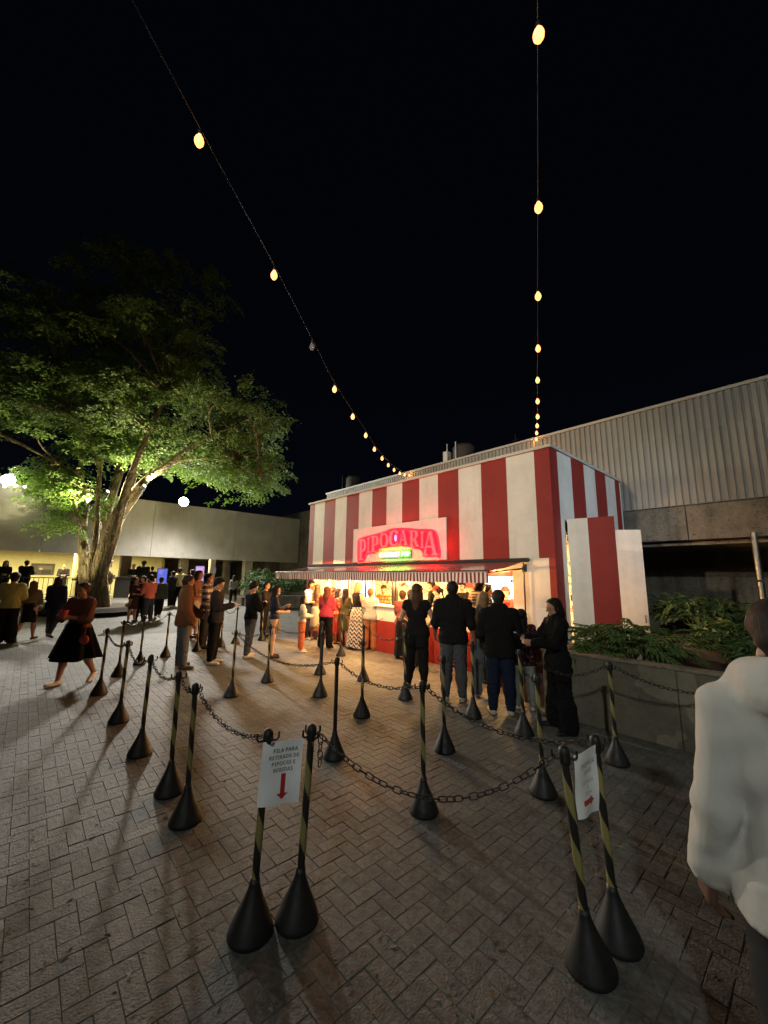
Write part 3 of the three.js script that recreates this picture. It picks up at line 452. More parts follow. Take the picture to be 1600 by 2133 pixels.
// ---------------------------------------------------------------- leaves
function leafGeo(len, wid, fold = 0.25, droop = 0.15) {                  // a folded, slightly drooping leaf along +z
  const P = [0, 0, 0, -wid / 2, wid * fold, len * 0.45, 0, -droop * len * 0.3, len * 0.5, wid / 2, wid * fold, len * 0.45, 0, -droop * len, len], I = [0, 2, 1, 0, 3, 2, 1, 2, 4, 2, 3, 4];
  const g = new THREE.BufferGeometry(); g.setAttribute('position', new THREE.Float32BufferAttribute(P, 3)); g.setAttribute('uv', new THREE.Float32BufferAttribute([0.5, 0, 0, 0.5, 0.5, 0.5, 1, 0.5, 0.5, 1], 2)); g.setIndex(I); const n = g.toNonIndexed(); n.computeVertexNormals(); return n;
}
const leafMat = (r, g, b, tr = 0.3) => new THREE.MeshPhysicalMaterial({ color: lin(r, g, b), roughness: 0.75, transmission: tr, thickness: 0, side: THREE.DoubleSide });
function leaves(name, spots, g, m, parent, tint = 0.35) {                 // spots: [x, y, z, yaw, pitch, roll, scale]
  const im = new THREE.InstancedMesh(g, m, spots.length), d = new THREE.Object3D(), c = new THREE.Color(); d.rotation.order = 'YXZ';
  spots.forEach((s, i) => { d.position.set(s[0], s[1], s[2]); d.rotation.set(s[4], s[3], s[5]); d.scale.setScalar(s[6]); d.updateMatrix(); im.setMatrixAt(i, d.matrix); const t = 1 - tint / 2 + tint * hash(i, 3, 4), q = 0.9 + 0.2 * hash(i, 8, 2); im.setColorAt(i, c.setRGB(t * q, t, t / q)); });
  im.name = name; im.userData.kind = 'stuff'; parent.add(im); return im;
}
// ---------------------------------------------------------------- the big tree
{
  seed = 2024;
  const bl = onX(192, 1258, -17.6); bl.y = groundY(-17.6);
  const base = toWorld(bl), D = -base.z;
  const at = (u, v, off = 0) => { const r = ray(u, v); return V(0, EYE, 0).addScaledVector(r, (D + off) / -r.z).sub(base); };
  const px = D / FOCAL;                                                  // metres per pixel at the tree
  const tree = new THREE.Group(); tree.name = numbered('big_tree'); tree.position.copy(base); scene.add(tree);
  tree.userData = { label: 'huge spreading tree with several twisted stems lit green from below', category: 'tree' };
  function limb(pts, wob = 0.06, seg = 12) {                             // pts: [x, y, z, r]; a tube whose girth follows r, with lobes and knots
    const c = new THREE.CatmullRomCurve3(pts.map((p) => V(p[0], p[1], p[2]))), n = Math.max(6, pts.length * 6), fr = c.computeFrenetFrames(n, false), P = [], U = [], I = [], ph = rnd() * 10; let L = 0, last = null;
    for (let i = 0; i <= n; i++) {
      const t = i / n, q = c.getPoint(t); if (last) L += q.distanceTo(last); last = q; const f = t * (pts.length - 1), k = Math.min(pts.length - 2, Math.floor(f)), r = pts[k][3] + (pts[k + 1][3] - pts[k][3]) * (f - k);
      for (let j = 0; j <= seg; j++) { const a = j / seg * Math.PI * 2, w = 1 + wob * (1.6 * Math.sin(a * 3 + ph + t * 5) + Math.sin(a * 5 - t * 9 + ph) + 0.8 * Math.sin(t * 23 + a * 2)), v = fr.normals[i].clone().multiplyScalar(Math.cos(a) * r * w).addScaledVector(fr.binormals[i], Math.sin(a) * r * w); P.push(q.x + v.x, q.y + v.y, q.z + v.z); U.push(j / seg * Math.max(0.4, r * 6), L); }
    }
    for (let i = 0; i < n; i++) for (let j = 0; j < seg; j++) { const a = i * (seg + 1) + j, b = a + seg + 1; I.push(a, b, a + 1, a + 1, b, b + 1); }
    const g = new THREE.BufferGeometry(); g.setAttribute('position', new THREE.Float32BufferAttribute(P, 3)); g.setAttribute('uv', new THREE.Float32BufferAttribute(U, 2)); g.setIndex(I); g.computeVertexNormals(); return g;
  }
  const bark = mat(0.50, 0.44, 0.34, 0.9, { map: barkTone, bumpMap: barkBump, bumpScale: 0.09 });
  const trace = (list, off = 0, end = off) => list.map(([u, v, r], i) => { const p = at(u, v, off + (end - off) * i / (list.length - 1)); return [p.x, p.y, p.z, r * px * 0.86]; });
  const stems = [
    trace([[203, 1285, 26], [204, 1255, 18], [206, 1210, 15], [212, 1165, 15], [228, 1115, 16], [250, 1065, 14], [278, 1030, 11], [303, 1000, 9], [345, 972, 7.5], [392, 935, 5], [440, 905, 3]], -0.1, -1.5),
    trace([[192, 1278, 22], [194, 1240, 13], [196, 1200, 12], [203, 1150, 11], [211, 1110, 11], [227, 1055, 11], [240, 1010, 10], [256, 960, 8], [270, 890, 6], [285, 800, 3]], 0.25, 1.5),
    trace([[181, 1272, 20], [179, 1225, 12], [177, 1180, 11], [176, 1150, 11], [172, 1110, 8], [170, 1060, 6], [168, 1000, 5.5], [165, 930, 5], [150, 840, 3]], -0.1, 0.5),
    trace([[215, 1264, 16], [216, 1200, 9], [229, 1150, 9], [243, 1095, 9], [258, 1035, 8.5], [273, 990, 7], [284, 960, 6], [310, 900, 4], [350, 820, 2.5]], -0.45, -2.5),
    trace([[188, 1215, 7], [192, 1160, 6.5], [200, 1120, 6], [203, 1060, 5], [207, 1005, 4.5], [208, 975, 4], [196, 945, 3], [182, 915, 2], [150, 860, 1.2]], -0.45, -1.2),
    trace([[208, 985, 3.4], [214, 955, 2.8], [222, 920, 2], [232, 860, 1.2]], -0.55, -1),
    trace([[176, 1095, 5], [182, 1060, 3.5], [180, 1020, 2.6], [160, 985, 1.8], [120, 965, 1]], -0.3, -0.9),
    trace([[168, 1110, 4], [160, 1080, 3], [158, 1040, 2.2], [140, 1010, 1.2]], -0.2, -0.5),
    trace([[303, 1000, 6], [320, 985, 4.6], [370, 962, 3.8], [420, 955, 3], [480, 962, 2.2], [540, 990, 1.2]], -0.6, -2),
    trace([[262, 1050, 6], [283, 990, 4.5], [298, 965, 3.5], [320, 930, 2.4]], 0.3, 1.6),
    trace([[220, 1185, 5], [233, 1150, 4.5], [246, 1110, 5], [250, 1078, 3]], -0.7, -0.7),
  ];
  part('trunk', stems.map((s) => limb(s, 0.08, 18)), bark, tree);
  const knots = []; for (const [u, v, r] of [[247, 1078, 9], [222, 1166, 11], [175, 1140, 8], [228, 1205, 8], [202, 1095, 8], [190, 1165, 9]]) { const q = at(u, v, -0.32), g = new THREE.IcosahedronGeometry(r * px, 3), p = g.attributes.position; for (let i = 0; i < p.count; i++) { const s = 1 + 0.22 * Math.sin(p.getX(i) * 31 + v) * Math.sin(p.getY(i) * 27) + 0.12 * Math.sin(p.getZ(i) * 43); p.setXYZ(i, p.getX(i) * s, p.getY(i) * s * 1.5, p.getZ(i) * s); } g.computeVertexNormals(); g.translate(q.x, q.y, q.z); knots.push(g); }
  part('knots', knots, bark, tree);
  // crown: clumps of leaves at the ends of branches
  const lobes = [[240, 820, 190, 110, 4.5, 84], [70, 800, 130, 120, 4.5, 56], [230, 620, 230, 130, 5, 60], [120, 1000, 72, 36, 1.3, 20], [165, 1052, 42, 26, 0.9, 9], [132, 1092, 22, 20, 0.5, 4], [470, 870, 130, 100, 4.5, 46], [390, 958, 90, 34, 2.4, 20], [520, 985, 70, 48, 2.6, 22], [-90, 800, 80, 140, 4.5, 26], [240, 930, 120, 34, 1.8, 24], [340, 730, 130, 90, 4, 30], [90, 660, 100, 60, 4, 20]];
  const ends = stems.flatMap((s) => s.slice(-4).map((p) => V(p[0], p[1], p[2]))), spots = [], twigs = [];
  for (const [u, v, ru, rv, rd, n] of lobes) for (let k = 0; k < n; k++) {
    let a, b, c; do { a = rr(-1, 1); b = rr(-1, 1); c = rr(-1, 1); } while (a * a + b * b + c * c > 1);
    const p = at(u + a * ru, v + b * rv, c * rd), R = rr(0.42, 0.85), q = ends.reduce((m, e) => (e.distanceTo(p) < m.distanceTo(p) ? e : m)), dir = p.clone().sub(q); dir.y *= 0.3; dir.normalize();
    if (q.distanceTo(p) < 5.5) { const mid = q.clone().lerp(p, 0.5).add(V(rr(-0.3, 0.3), rr(0, 0.5), rr(-0.3, 0.3))); twigs.push(limb([[q.x, q.y, q.z, 0.05], [mid.x, mid.y, mid.z, 0.032], [p.x, p.y, p.z, 0.01]], 0.03, 5)); }
    for (let s = 0; s < 7; s++) {                                       // sprays: leaves in two rows along drooping twigs
      const yaw = rnd() * 6.283, len = R * rr(0.7, 1.5), sx = p.x + gauss() * R * 0.35, sy = p.y + gauss() * R * 0.25, sz = p.z + gauss() * R * 0.35, dr = rr(0.1, 0.6);
      for (let l = 0; l < 38; l++) { const t = Math.sqrt((l + rnd()) / 38), o = 0.16 * gauss(); spots.push([sx + Math.sin(yaw) * len * t + Math.cos(yaw) * o, sy - dr * len * t * t + 0.07 * gauss(), sz + Math.cos(yaw) * len * t - Math.sin(yaw) * o, yaw + (l % 2 ? 1 : -1) * rr(0.4, 1.2), rr(-0.3, 0.7), rr(-0.6, 0.6), rr(0.5, 1.5)]); }
    }
  }
  part('branches', twigs, bark, tree);
  leaves('crown', spots, leafGeo(0.13, 0.068), leafMat(0.15, 0.27, 0.03, 0.4), tree);
  // bed of soil with stones round the trunk, and the two ground spotlights
  const bed = new THREE.CylinderGeometry(1.9, 2.1, 0.16, 40); const bedO = new THREE.Mesh(bed, M.soil); bedO.name = 'tree_bed'; bedO.position.copy(base).add(V(0, 0.04, 0)); bedO.userData.kind = 'structure'; scene.add(bedO);
  for (let i = 0; i < 14; i++) { const a = rr(-0.6, 3.7), r = rr(1.5, 2.1), g = new THREE.IcosahedronGeometry(rr(0.14, 0.3), 2), p = g.attributes.position, s = i * 3.1; for (let k = 0; k < p.count; k++) { const f = 1 + 0.16 * Math.sin(p.getX(k) * 14 + s) + 0.13 * Math.sin(p.getY(k) * 17 + s * 2) + 0.1 * Math.sin(p.getZ(k) * 19 - s); p.setXYZ(k, p.getX(k) * f, p.getY(k) * f * 0.7, p.getZ(k) * f); } g.computeVertexNormals(); metricUV(g);
    const o = new THREE.Mesh(g, M.concrete); o.name = numbered('bed_stone'); o.position.copy(base).add(V(Math.cos(a) * r, 0.14, Math.sin(a) * r)); o.userData = { label: 'rounded grey stone at the edge of the bed around the big tree', category: 'stone', group: 'stones round the big tree' }; scene.add(o); }
  for (const [dx, dz, cd, ang, tx, ty, tz, lab] of [[-1.5, 2.0, 55, 0.6, 0.1, 3.4, -0.1, 'ground spotlight at the foot of the big tree aimed up the trunk'], [2.3, 0.3, 70, 0.75, 3.4, 6.5, -0.2, 'ground spotlight beyond the trunk aimed at the drooping right limb'], [-2.4, 0.6, 40, 0.6, -2.9, 7.5, 1.4, 'ground spotlight beyond the trunk aimed at the left limbs']]) {
    const t = new THREE.Group(); t.name = numbered('ground_spotlight'); t.position.copy(base).add(V(dx, 0.14, dz)); scene.add(t); t.userData = { label: lab, category: 'lamp', group: 'spotlights under the tree' };
    part('housing', lathe([[0.001, -0.1], [0.1, -0.1], [0.11, 0.08], [0.095, 0.08], [0.095, 0.03]], 20), M.black, t); part('lens_lamp', new THREE.CylinderGeometry(0.092, 0.092, 0.012, 20).translate(0, 0.03, 0), glow(14, 12, 7), t);
    const l = new THREE.SpotLight(0xfff0b0, cd, 0, ang, 0.6); l.position.y = 0.22; l.castShadow = true; l.shadow.radius = 2; l.target.position.set(tx - dx, ty, tz - dz); t.add(l, l.target);
  }
  // projectors strapped to the stems among the lower limbs
  for (const [u, v, off, tu, tv, toff, cd, lab] of [[224, 1024, -0.9, 345, 930, -1.8, 125, 'black projector strapped to the stems aimed at the right limb'], [190, 1046, -0.7, 110, 985, -1.0, 95, 'black projector strapped to the stems aimed at the left limbs'], [300, 1012, -1.2, 420, 945, -2.2, 60, 'small projector on the long right limb']]) {
    const p = at(u, v, off), q = at(tu, tv, toff).sub(p).normalize(), t = new THREE.Group(); t.name = numbered('tree_projector'); t.position.copy(base).add(p); scene.add(t); t.userData = { label: lab, category: 'lamp', group: 'projectors in the tree' };
    const head = new THREE.Group(); head.name = 'head'; head.quaternion.setFromUnitVectors(V(0, 0, 1), q); t.add(head);
    part('housing', bevelBox(-0.09, -0.09, -0.16, 0.09, 0.09, 0.02, 0.012), M.black, head); part('lens_lamp', new THREE.CylinderGeometry(0.07, 0.07, 0.01, 20).rotateX(Math.PI / 2).translate(0, 0, 0.026), glow(2.5, 2.2, 1.2), head);
    part('strap', rod(V(0, -0.1, -0.1), V(0.05, -0.45, 0.15), 0.012), M.darkMetal, t);
    const l = new THREE.SpotLight(0xfff2b4, cd, 0, 1.15, 0.8); l.position.set(0, 0, 0.05); l.target.position.set(0, 0, 3); l.castShadow = true; l.shadow.radius = 3; head.add(l, l.target);
  }
}
// ---------------------------------------------------------------- planter along the hall and its plants
{
  const t = thing('planter_wall', 'long low concrete planter wall with a damp stain beside the kiosk', 'planter', [0.33, 0, 1.15]);
  const stain = dataTex(512, (u, v) => { const a = fbm(u * 5, v * 5, 5, 171, 5), b = fbm(u * 60, v * 60, 60, 173, 2), s = fbm(u * 3 + 9, v * 3, 3, 175, 4) > 0.60 ? 0.16 : 0; const q = 0.72 + 0.3 * (a - 0.5) + 0.1 * (b - 0.5) + s; return [q, q * 0.97, q * 0.9]; }, true, 2.2);
  const pm = mat(0.27, 0.25, 0.21, 0.9, { map: stain, bumpMap: concreteBump, bumpScale: 0.005 });
  for (let x = 0, k = 0; x < 9; x += 1.6, k++) part('wall_section', bevelBox(x + 0.003, 0, 0, x + 1.597, 0.855, 0.2, 0.008), pm, t);
  part('wall_section', bevelBox(0, 0, -1.28, 0.2, 0.855, -0.001, 0.008), pm, t);
  part('rim', bevelBox(-0.01, 0.856, -0.015, 9.62, 0.885, 0.215, 0.006), mat(0.38, 0.35, 0.29, 0.85, { map: concreteTone }), t);
  structure('planter_soil', [box(0.54, 0.5, -4.0, 9.9, 0.78, 1.148), box(0.54, 0.1, -7.3, 16, 0.9, -4.001)], M.soil);
  // plants with long fingered leaves
  const frond = () => { const gs = []; const s = leafGeo(0.42, 0.05, 0.2, 0.25); gs.push(s); for (let k = 0; k < 7; k++) for (const d of [-1, 1]) { const g = leafGeo(0.17 - 0.012 * k, 0.036, 0.1, 0.3); g.rotateY(d * (1.1 - 0.09 * k)); g.translate(0, -0.008 * k, 0.08 + 0.05 * k); gs.push(g); } return merge(gs); };
  const F = frond(), lm = leafMat(0.09, 0.16, 0.035, 0.2), stemM = mat(0.08, 0.12, 0.03, 0.7);
  function fingered(x, z, h, n, label) {
    const p = thing('fingered_plant', label, 'plant', [x, 0.78, z], 0, 'fingered plants in the planter'), st = [], sp = [];
    for (let i = 0; i < n; i++) { const a = i * 2.399 + rnd(), lean = rr(0.15, 0.75), l = h * rr(0.5, 1), tip = V(Math.sin(a) * Math.sin(lean) * l, Math.cos(lean) * l, Math.cos(a) * Math.sin(lean) * l); st.push(rod(V(0, 0, 0), tip, 0.008, 0.005, 5)); sp.push([tip.x, tip.y, tip.z, a, rr(-0.35, 0.5), rr(-0.3, 0.3), rr(0.7, 1.1)]); }
    part('stems', st, stemM, p); leaves('foliage', sp, F, lm, p);
  }
  seed = 31;
  for (const [u, v, z, h, n, lab] of [[1232, 1330, 0.85, 0.42, 16, 'low plant with fingered leaves at the planter corner'], [1262, 1310, 0.6, 0.5, 22, 'plant with fingered leaves before the white half of the open door'], [1300, 1315, 0.45, 0.5, 22, 'plant with fingered leaves before the red half of the open door'], [1345, 1320, 0.7, 0.42, 18, 'plant with fingered leaves before the far white door'], [1390, 1330, 0.55, 0.45, 18, 'plant with fingered leaves right of the pale stones'], [1315, 1345, 0.95, 0.3, 12, 'small fingered plant among the pale stones']]) { const p = onZ(u, v, z); fingered(p.x, z, h, n, lab); }
  for (const [u, z, r, lab] of [[1262, 0.72, 0.12, 'round pale stone in the planter beside the fingered leaves'], [1284, 0.66, 0.14, 'pale stone in the planter under the red door half'], [1330, 0.62, 0.17, 'broad pale stone in the planter under the far white door'], [1372, 0.7, 0.14, 'pale stone in the planter partly behind thin stems']]) {
    const p = onZ(u, 1340, z), g = new THREE.IcosahedronGeometry(r, 3), q = g.attributes.position; for (let k = 0; k < q.count; k++) { const f = 1 + 0.12 * Math.sin(q.getX(k) * 17 + u) + 0.1 * Math.sin(q.getY(k) * 21 + u); q.setXYZ(k, q.getX(k) * f * 1.2, q.getY(k) * f * 0.8, q.getZ(k) * f); } g.computeVertexNormals(); metricUV(g);
    single('planter_stone', lab, 'stone', g, mat(0.42, 0.38, 0.3, 0.85, { map: concreteTone }), [p.x, 0.84, z], 0, 'pale stones in the planter');
  }
  // dense shrubs: many leaves on short stems
  const sl = leafGeo(0.12, 0.045, 0.2, 0.3), sm = leafMat(0.055, 0.115, 0.025, 0.2), tall = leafGeo(0.2, 0.07, 0.2, 0.35);
  function shrub(x, y, z, rx, ry, rz, n, label, group, g = sl, m = sm) {
    const p = thing('shrub', label, 'shrub', [x, y, z], 0, group), sp = [], st = [];
    for (let i = 0; i < 9; i++) { const a = rnd() * 6.283, r = Math.sqrt(rnd()) * 0.7; st.push(rod(V(0, 0, 0), V(Math.sin(a) * r * rx, ry * rr(0.9, 1.6), Math.cos(a) * r * rz), 0.014, 0.004, 5)); }
    for (let i = 0; i < n; i++) { const a = rnd() * 6.283, b = Math.acos(rr(-0.4, 1)), r = Math.cbrt(rr(0.15, 1)) * (0.8 + 0.25 * Math.sin(a * 4 + x * 7) * Math.sin(b * 5 + z)); sp.push([Math.sin(a) * Math.sin(b) * r * rx, ry * 0.9 + Math.cos(b) * r * ry, Math.cos(a) * Math.sin(b) * r * rz, a + gauss() * 0.7, rr(-0.8, 0.7), rr(-0.6, 0.6), rr(0.7, 1.4)]); }
    part('stems', st, stemM, p); leaves('foliage', sp, g, m, p, 0.5);
  }
  for (let i = 0; i < 9; i++) shrub(2.75 + i * 0.66, 0.74, 0.35 + 0.25 * Math.sin(i * 2.1), 0.5, 0.23 + 0.06 * Math.sin(i * 1.7 + 1), 0.55, 950, 'dense dark green shrub growing behind the concrete planter wall', 'shrubs behind the planter wall');
  for (let i = 0; i < 7; i++) shrub(2.3 + i * 1.0, 0.72, -1.4 - 0.5 * Math.sin(i * 1.3), 0.75, 0.30 + 0.08 * Math.sin(i), 0.7, 520, 'tall dark shrub in the shade under the concrete beam', 'shrubs in the shade under the beam', tall);
  for (let i = 0; i < 6; i++) shrub(1.3 + i * 1.5, 0.85, -3.6, 0.9, 0.42, 0.7, 460, 'shadowy shrub deep under the beam by the hall wall', 'shrubs deep under the hall', tall);
  // low planter and shrubs right of the gallery
  const q = onGround(600, 1266), lo = thing('low_planter', 'low pale planter wall left of the kiosk with dark shrubs', 'planter', [q.x, q.y, q.z]);
  part('wall_section', bevelBox(-0.15, 0, -6.0, 0.15, 0.62, 1.9, 0.01), M.concrete, lo); part('soil', box(-4.5, 0.1, -6, -0.151, 0.5, 1.9), M.soil, lo);
  for (let i = 0; i < 8; i++) shrub(q.x - 1.0 - (i % 2) * 1.2, q.y + 0.45, q.z + 1.4 - i * 0.85, 0.95, 0.75 + 0.2 * Math.sin(i * 2), 0.95, 460, 'dark rounded shrub in the low planter left of the kiosk', 'shrubs left of the kiosk', tall);
}
// ---------------------------------------------------------------- lamps: floodlights, string lights
flood(17, 1000, 0.5, 330, 'glaring floodlight at the far end of the gallery roof', 0.75, V(0, 0, 12));
flood(383, 1045, 0.95, 560, 'glaring floodlight on the gallery roof right of the tree', 1.45, V(-13, 0, 2));
for (const [u, v] of [[10, 1012], [33, 1012], [52, 1013]]) { const p = onX(u, v, GX + 0.25), t = thing('small_floodlight', 'small round lamp below the far floodlight', 'lamp', [p.x, p.y, p.z], Math.PI / 2, 'small lamps under the far floodlight'); part('lamp_lens', new THREE.SphereGeometry(0.07, 14, 10), glow(12, 11, 8), t); part('bracket', rod(V(0, 0, -0.04), V(0, 0.0, -0.25), 0.02), M.darkMetal, t); pointLight(t, 0, 0, 0.02, 0xfff0d0, 0.15, 3); }
// out of the frame: a mast behind the camera lights the kiosk's front, a lamp on the right its side
function mast(x, y, z, aim, cd, ang, color, label) {
  const t = thing('floodlight_mast', label, 'lamp', [x, 0, z]);
  part('pole', rod(V(0, 0, 0), V(0, y + 0.1, 0), 0.08, 0.05, 12), M.darkMetal, t);
  const head = new THREE.Group(); head.name = 'head'; head.position.set(0, y, 0); t.add(head);
  const d = aim.clone().sub(V(x, y, z)).normalize(); head.quaternion.setFromUnitVectors(V(0, 0, 1), d);
  part('housing', bevelBox(-0.3, -0.2, -0.05, 0.3, 0.2, 0.1, 0.02), M.darkMetal, head); part('glass_lamp', box(-0.26, -0.16, 0.1, 0.26, 0.16, 0.115), glow(30, 28, 22), head);
  const l = new THREE.SpotLight(color, cd, 0, ang, 1); l.position.set(0, 0, 0.16); l.castShadow = true; l.shadow.radius = 8; head.add(l); scene.add(l.target); l.target.position.copy(toWorld(aim)); return t;
}
mast(-1.0, 6.2, 15.5, V(-3.6, 3.2, 0), 440, 0.38, 0xffe8ca, 'floodlight mast standing behind the photographer');
mast(6.36, 6.6, 13.24, V(1.6, 3.4, -2), 150, 0.75, 0xeaf4ee, 'neutral white floodlight mast close behind the photographer');
mast(9.0, 3.6, 1.2, V(0, 3.4, -1.9), 120, 0.34, 0xd2e6ff, 'cool white floodlight beside the far end of the planter');
// two strings of warm bulbs from the hall parapet over the courtyard
function stringLights(label, px, turn, dead) {
  const a = onZ(...px[0], HZ + 0.12), dir = V(Math.sin(turn), 0, -Math.cos(turn)).applyAxisAngle(V(0, 1, 0), -TURN), t = thing('string_lights', label, 'string lights', [a.x, a.y, a.z]);
  const pts = px.map(([u, v]) => { const d = rayL(u, v), det = d.x * -dir.z + dir.x * d.z, ax = a.x - EYE_L.x, az = a.z - EYE_L.z, k = (ax * -dir.z + dir.x * az) / det; return EYE_L.clone().addScaledVector(d, k).sub(a); });
  const last = pts[pts.length - 1], prev = pts[pts.length - 2], step = last.clone().sub(prev); const all = [...pts]; for (let k = 1; k <= 4; k++) all.push(last.clone().addScaledVector(step, k).add(V(0, 0.06 * k * k, 0)));
  all.unshift(V(0, 0.05, -0.12).addScaledVector(dir, -0.1));
  const wirePts = all.map((p) => p.clone().add(V(0, 0.115, 0)));
  part('wire', new THREE.TubeGeometry(new THREE.CatmullRomCurve3(wirePts), 160, 0.004, 5), M.black, t);
  const warm = glow(3.6, 1.15, 0.27), off = new THREE.MeshPhysicalMaterial({ color: 0xffffff, roughness: 0.05, transmission: 0.9, thickness: 0 });
  all.slice(1).forEach((p, i) => {
    const r = 0.036, g = lathe([[0.001, -r * 1.5], [r * 0.55, -r * 1.35], [r * 0.95, -r * 0.6], [r, 0], [r * 0.8, r * 0.7], [r * 0.42, r * 1.35], [r * 0.36, r * 1.6]], 16); g.translate(p.x, p.y, p.z);
    const b = part(i === dead ? 'unlit_bulb' : 'bulb', g, i === dead ? off : warm, t); const s = lathe([[r * 0.37, r * 1.55], [r * 0.45, r * 1.6], [r * 0.45, r * 2.6], [0.001, r * 2.75]], 10); s.translate(p.x, p.y, p.z); part('socket', s, M.black, b);
    if (i !== dead) pointLight(t, p.x, p.y, p.z, 0xffac4e, i < 5 ? 0.7 : 0.14, 2);
  });
}
stringLights('sagging string of warm bulbs from the hall over the tree side of the courtyard', [[853, 990], [843, 989], [833, 986], [821, 979], [809, 969], [796, 955], [780, 936], [762, 907], [735, 868], [697, 811], [650, 722], [571, 573], [415, 293]], -168.75 * Math.PI / 180, 10);
stringLights('string of warm bulbs from the hall parapet passing over the kiosk corner', [[1117, 915], [1118, 902], [1119, 887], [1120, 868], [1120, 836], [1120, 792], [1121, 726], [1121, 617], [1122, 432], [1122, 72]], -158.75 * Math.PI / 180);

// ---------------------------------------------------------------- queue posts, chains and notices
const POST = 0.985;
const spiral = dataTex(128, (u, v) => ((u + v) % 1 < 0.5 ? [0.10, 0.095, 0.085] : [0.50, 0.47, 0.28]), true);
const postParts = {
  base: lathe([[0.001, 0.0], [0.113, 0.0], [0.118, 0.01], [0.116, 0.026], [0.095, 0.075], [0.052, 0.165], [0.033, 0.212], [0.027, 0.235], [0.026, 0.26], [0.001, 0.26]], 28),
  pole: new THREE.CylinderGeometry(0.0205, 0.0205, POST - 0.26, 18, 24).translate(0, 0.26 + (POST - 0.26) / 2, 0),
  cap: lathe([[0.021, POST - 0.075], [0.0275, POST - 0.07], [0.029, POST - 0.02], [0.026, POST + 0.002], [0.014, POST + 0.014], [0.001, POST + 0.017]], 20),
  hook: new THREE.TubeGeometry(new THREE.CatmullRomCurve3([V(0.028, POST - 0.045, 0), V(0.05, POST - 0.047, 0), V(0.06, POST - 0.035, 0), V(0.06, POST - 0.008, 0)]), 10, 0.006, 6),
};
{ const uv = postParts.pole.attributes.uv; for (let i = 0; i < uv.count; i++) uv.setXY(i, uv.getX(i), uv.getY(i) * 2.6); }
const zebra = new THREE.MeshStandardMaterial({ map: spiral, roughness: 0.5 });
const posts = {};
function post(id, u, v, label, black, lean = 0) {
  const p = onGround(u, v), t = thing('queue_post', label, 'post', [p.x, p.y, p.z], rr(0, 1.5), 'queue posts with cone bases');
  part('base', postParts.base, M.blackPlastic, t); part('pole', postParts.pole, black ? M.blackPlastic : zebra, t); part('cap', postParts.cap, M.blackPlastic, t);
  for (let k = 0; k < 4; k++) part('hook', postParts.hook, M.blackPlastic, t).rotation.y = k * Math.PI / 2;
  t.quaternion.premultiply(new THREE.Quaternion().setFromAxisAngle(V(0, 0, 1), -lean + (lean ? 0 : 0.03 * (hash(id, 1, 2) - 0.5)))); posts[id] = toLocal(toWorld(p).add(V(Math.sin(lean) * (POST - 0.04), POST - 0.04, 0))); return t;
}
seed = 4242;
const S = 'striped queue post';
[[1, 521, 1945, `${S} carrying the queue notice with a down arrow`, 0, 0.035], [2, 618, 1918, `${S} with loose chain links hanging beside the down arrow notice`, 0, 0.04], [3, 1232, 2020, `${S} carrying the near edge of the right arrow notice`, 0, -0.075], [4, 1288, 1962, `${S} carrying the far edge of the right arrow notice`, 0, -0.05],
  [5, 883, 1692, `${S} alone in the open, behind the long sagging chain`, 0], [6, 386, 1712, `${S} next along the chain from the down arrow notice`, 0], [7, 352, 1652, `${S} second along the chain from the down arrow notice`, 0], [8, 291, 1572, `${S} third along the chain from the down arrow notice`, 0], [9, 247, 1504, `${S} fourth along the chain from the down arrow notice`, 0], [10, 206, 1446, `${S} ending the near chain by the woman in the full skirt`, 0],
  [11, 246, 1408, 'queue post behind the one by the woman in the full skirt', 0], [12, 290, 1384, 'queue post between the full skirt and the brown jacket', 0], [13, 344, 1368, 'queue post directly behind the man in the brown jacket', 0], [14, 410, 1356, 'queue post beyond the brown jacket and the quilted jacket', 0], [15, 460, 1347, 'queue post right of the man in the dark quilted jacket', 0],
  [16, 482, 1450, 'queue post in front of the man in black sweater and jeans', 0], [17, 557, 1420, 'queue post in front of the girl in a navy shirt and skirt', 0], [18, 545, 1334, 'queue post behind the man in black sweater and jeans', 0], [19, 490, 1340, 'queue post beyond the feet of the man in black sweater', 1],
  [20, 696, 1578, 'plain black queue post in the middle of the paving', 1], [21, 667, 1450, 'queue post before the woman with red hair', 1], [22, 667, 1404, 'queue post just behind another before the woman with red hair', 1], [23, 710, 1366, 'queue post beside the chevron skirt', 0], [24, 757, 1418, 'queue post before the rust coloured trousers', 1], [25, 754, 1492, `${S} in line with the rust coloured trousers, out in the open`, 0], [26, 844, 1456, 'queue post in front of the woman in black sleeveless top', 0], [27, 926, 1564, `${S} before the man in grey jeans`, 0], [28, 986, 1494, 'queue post between the man in grey jeans and the one in dark jeans', 0], [29, 1092, 1530, `${S} before the girl in the floral blouse`, 0], [30, 1132, 1654, `${S} in front of the woman in the black suit`, 0], [31, 1286, 1590, `${S} alone before the planter wall`, 0], [32, 815, 1357, 'queue post against the red base of the kiosk', 0],
].forEach((a) => post(...a));
post(33, 1690, 1640, `${S} beside the planter wall beyond the man in the cream hoodie`, 0);
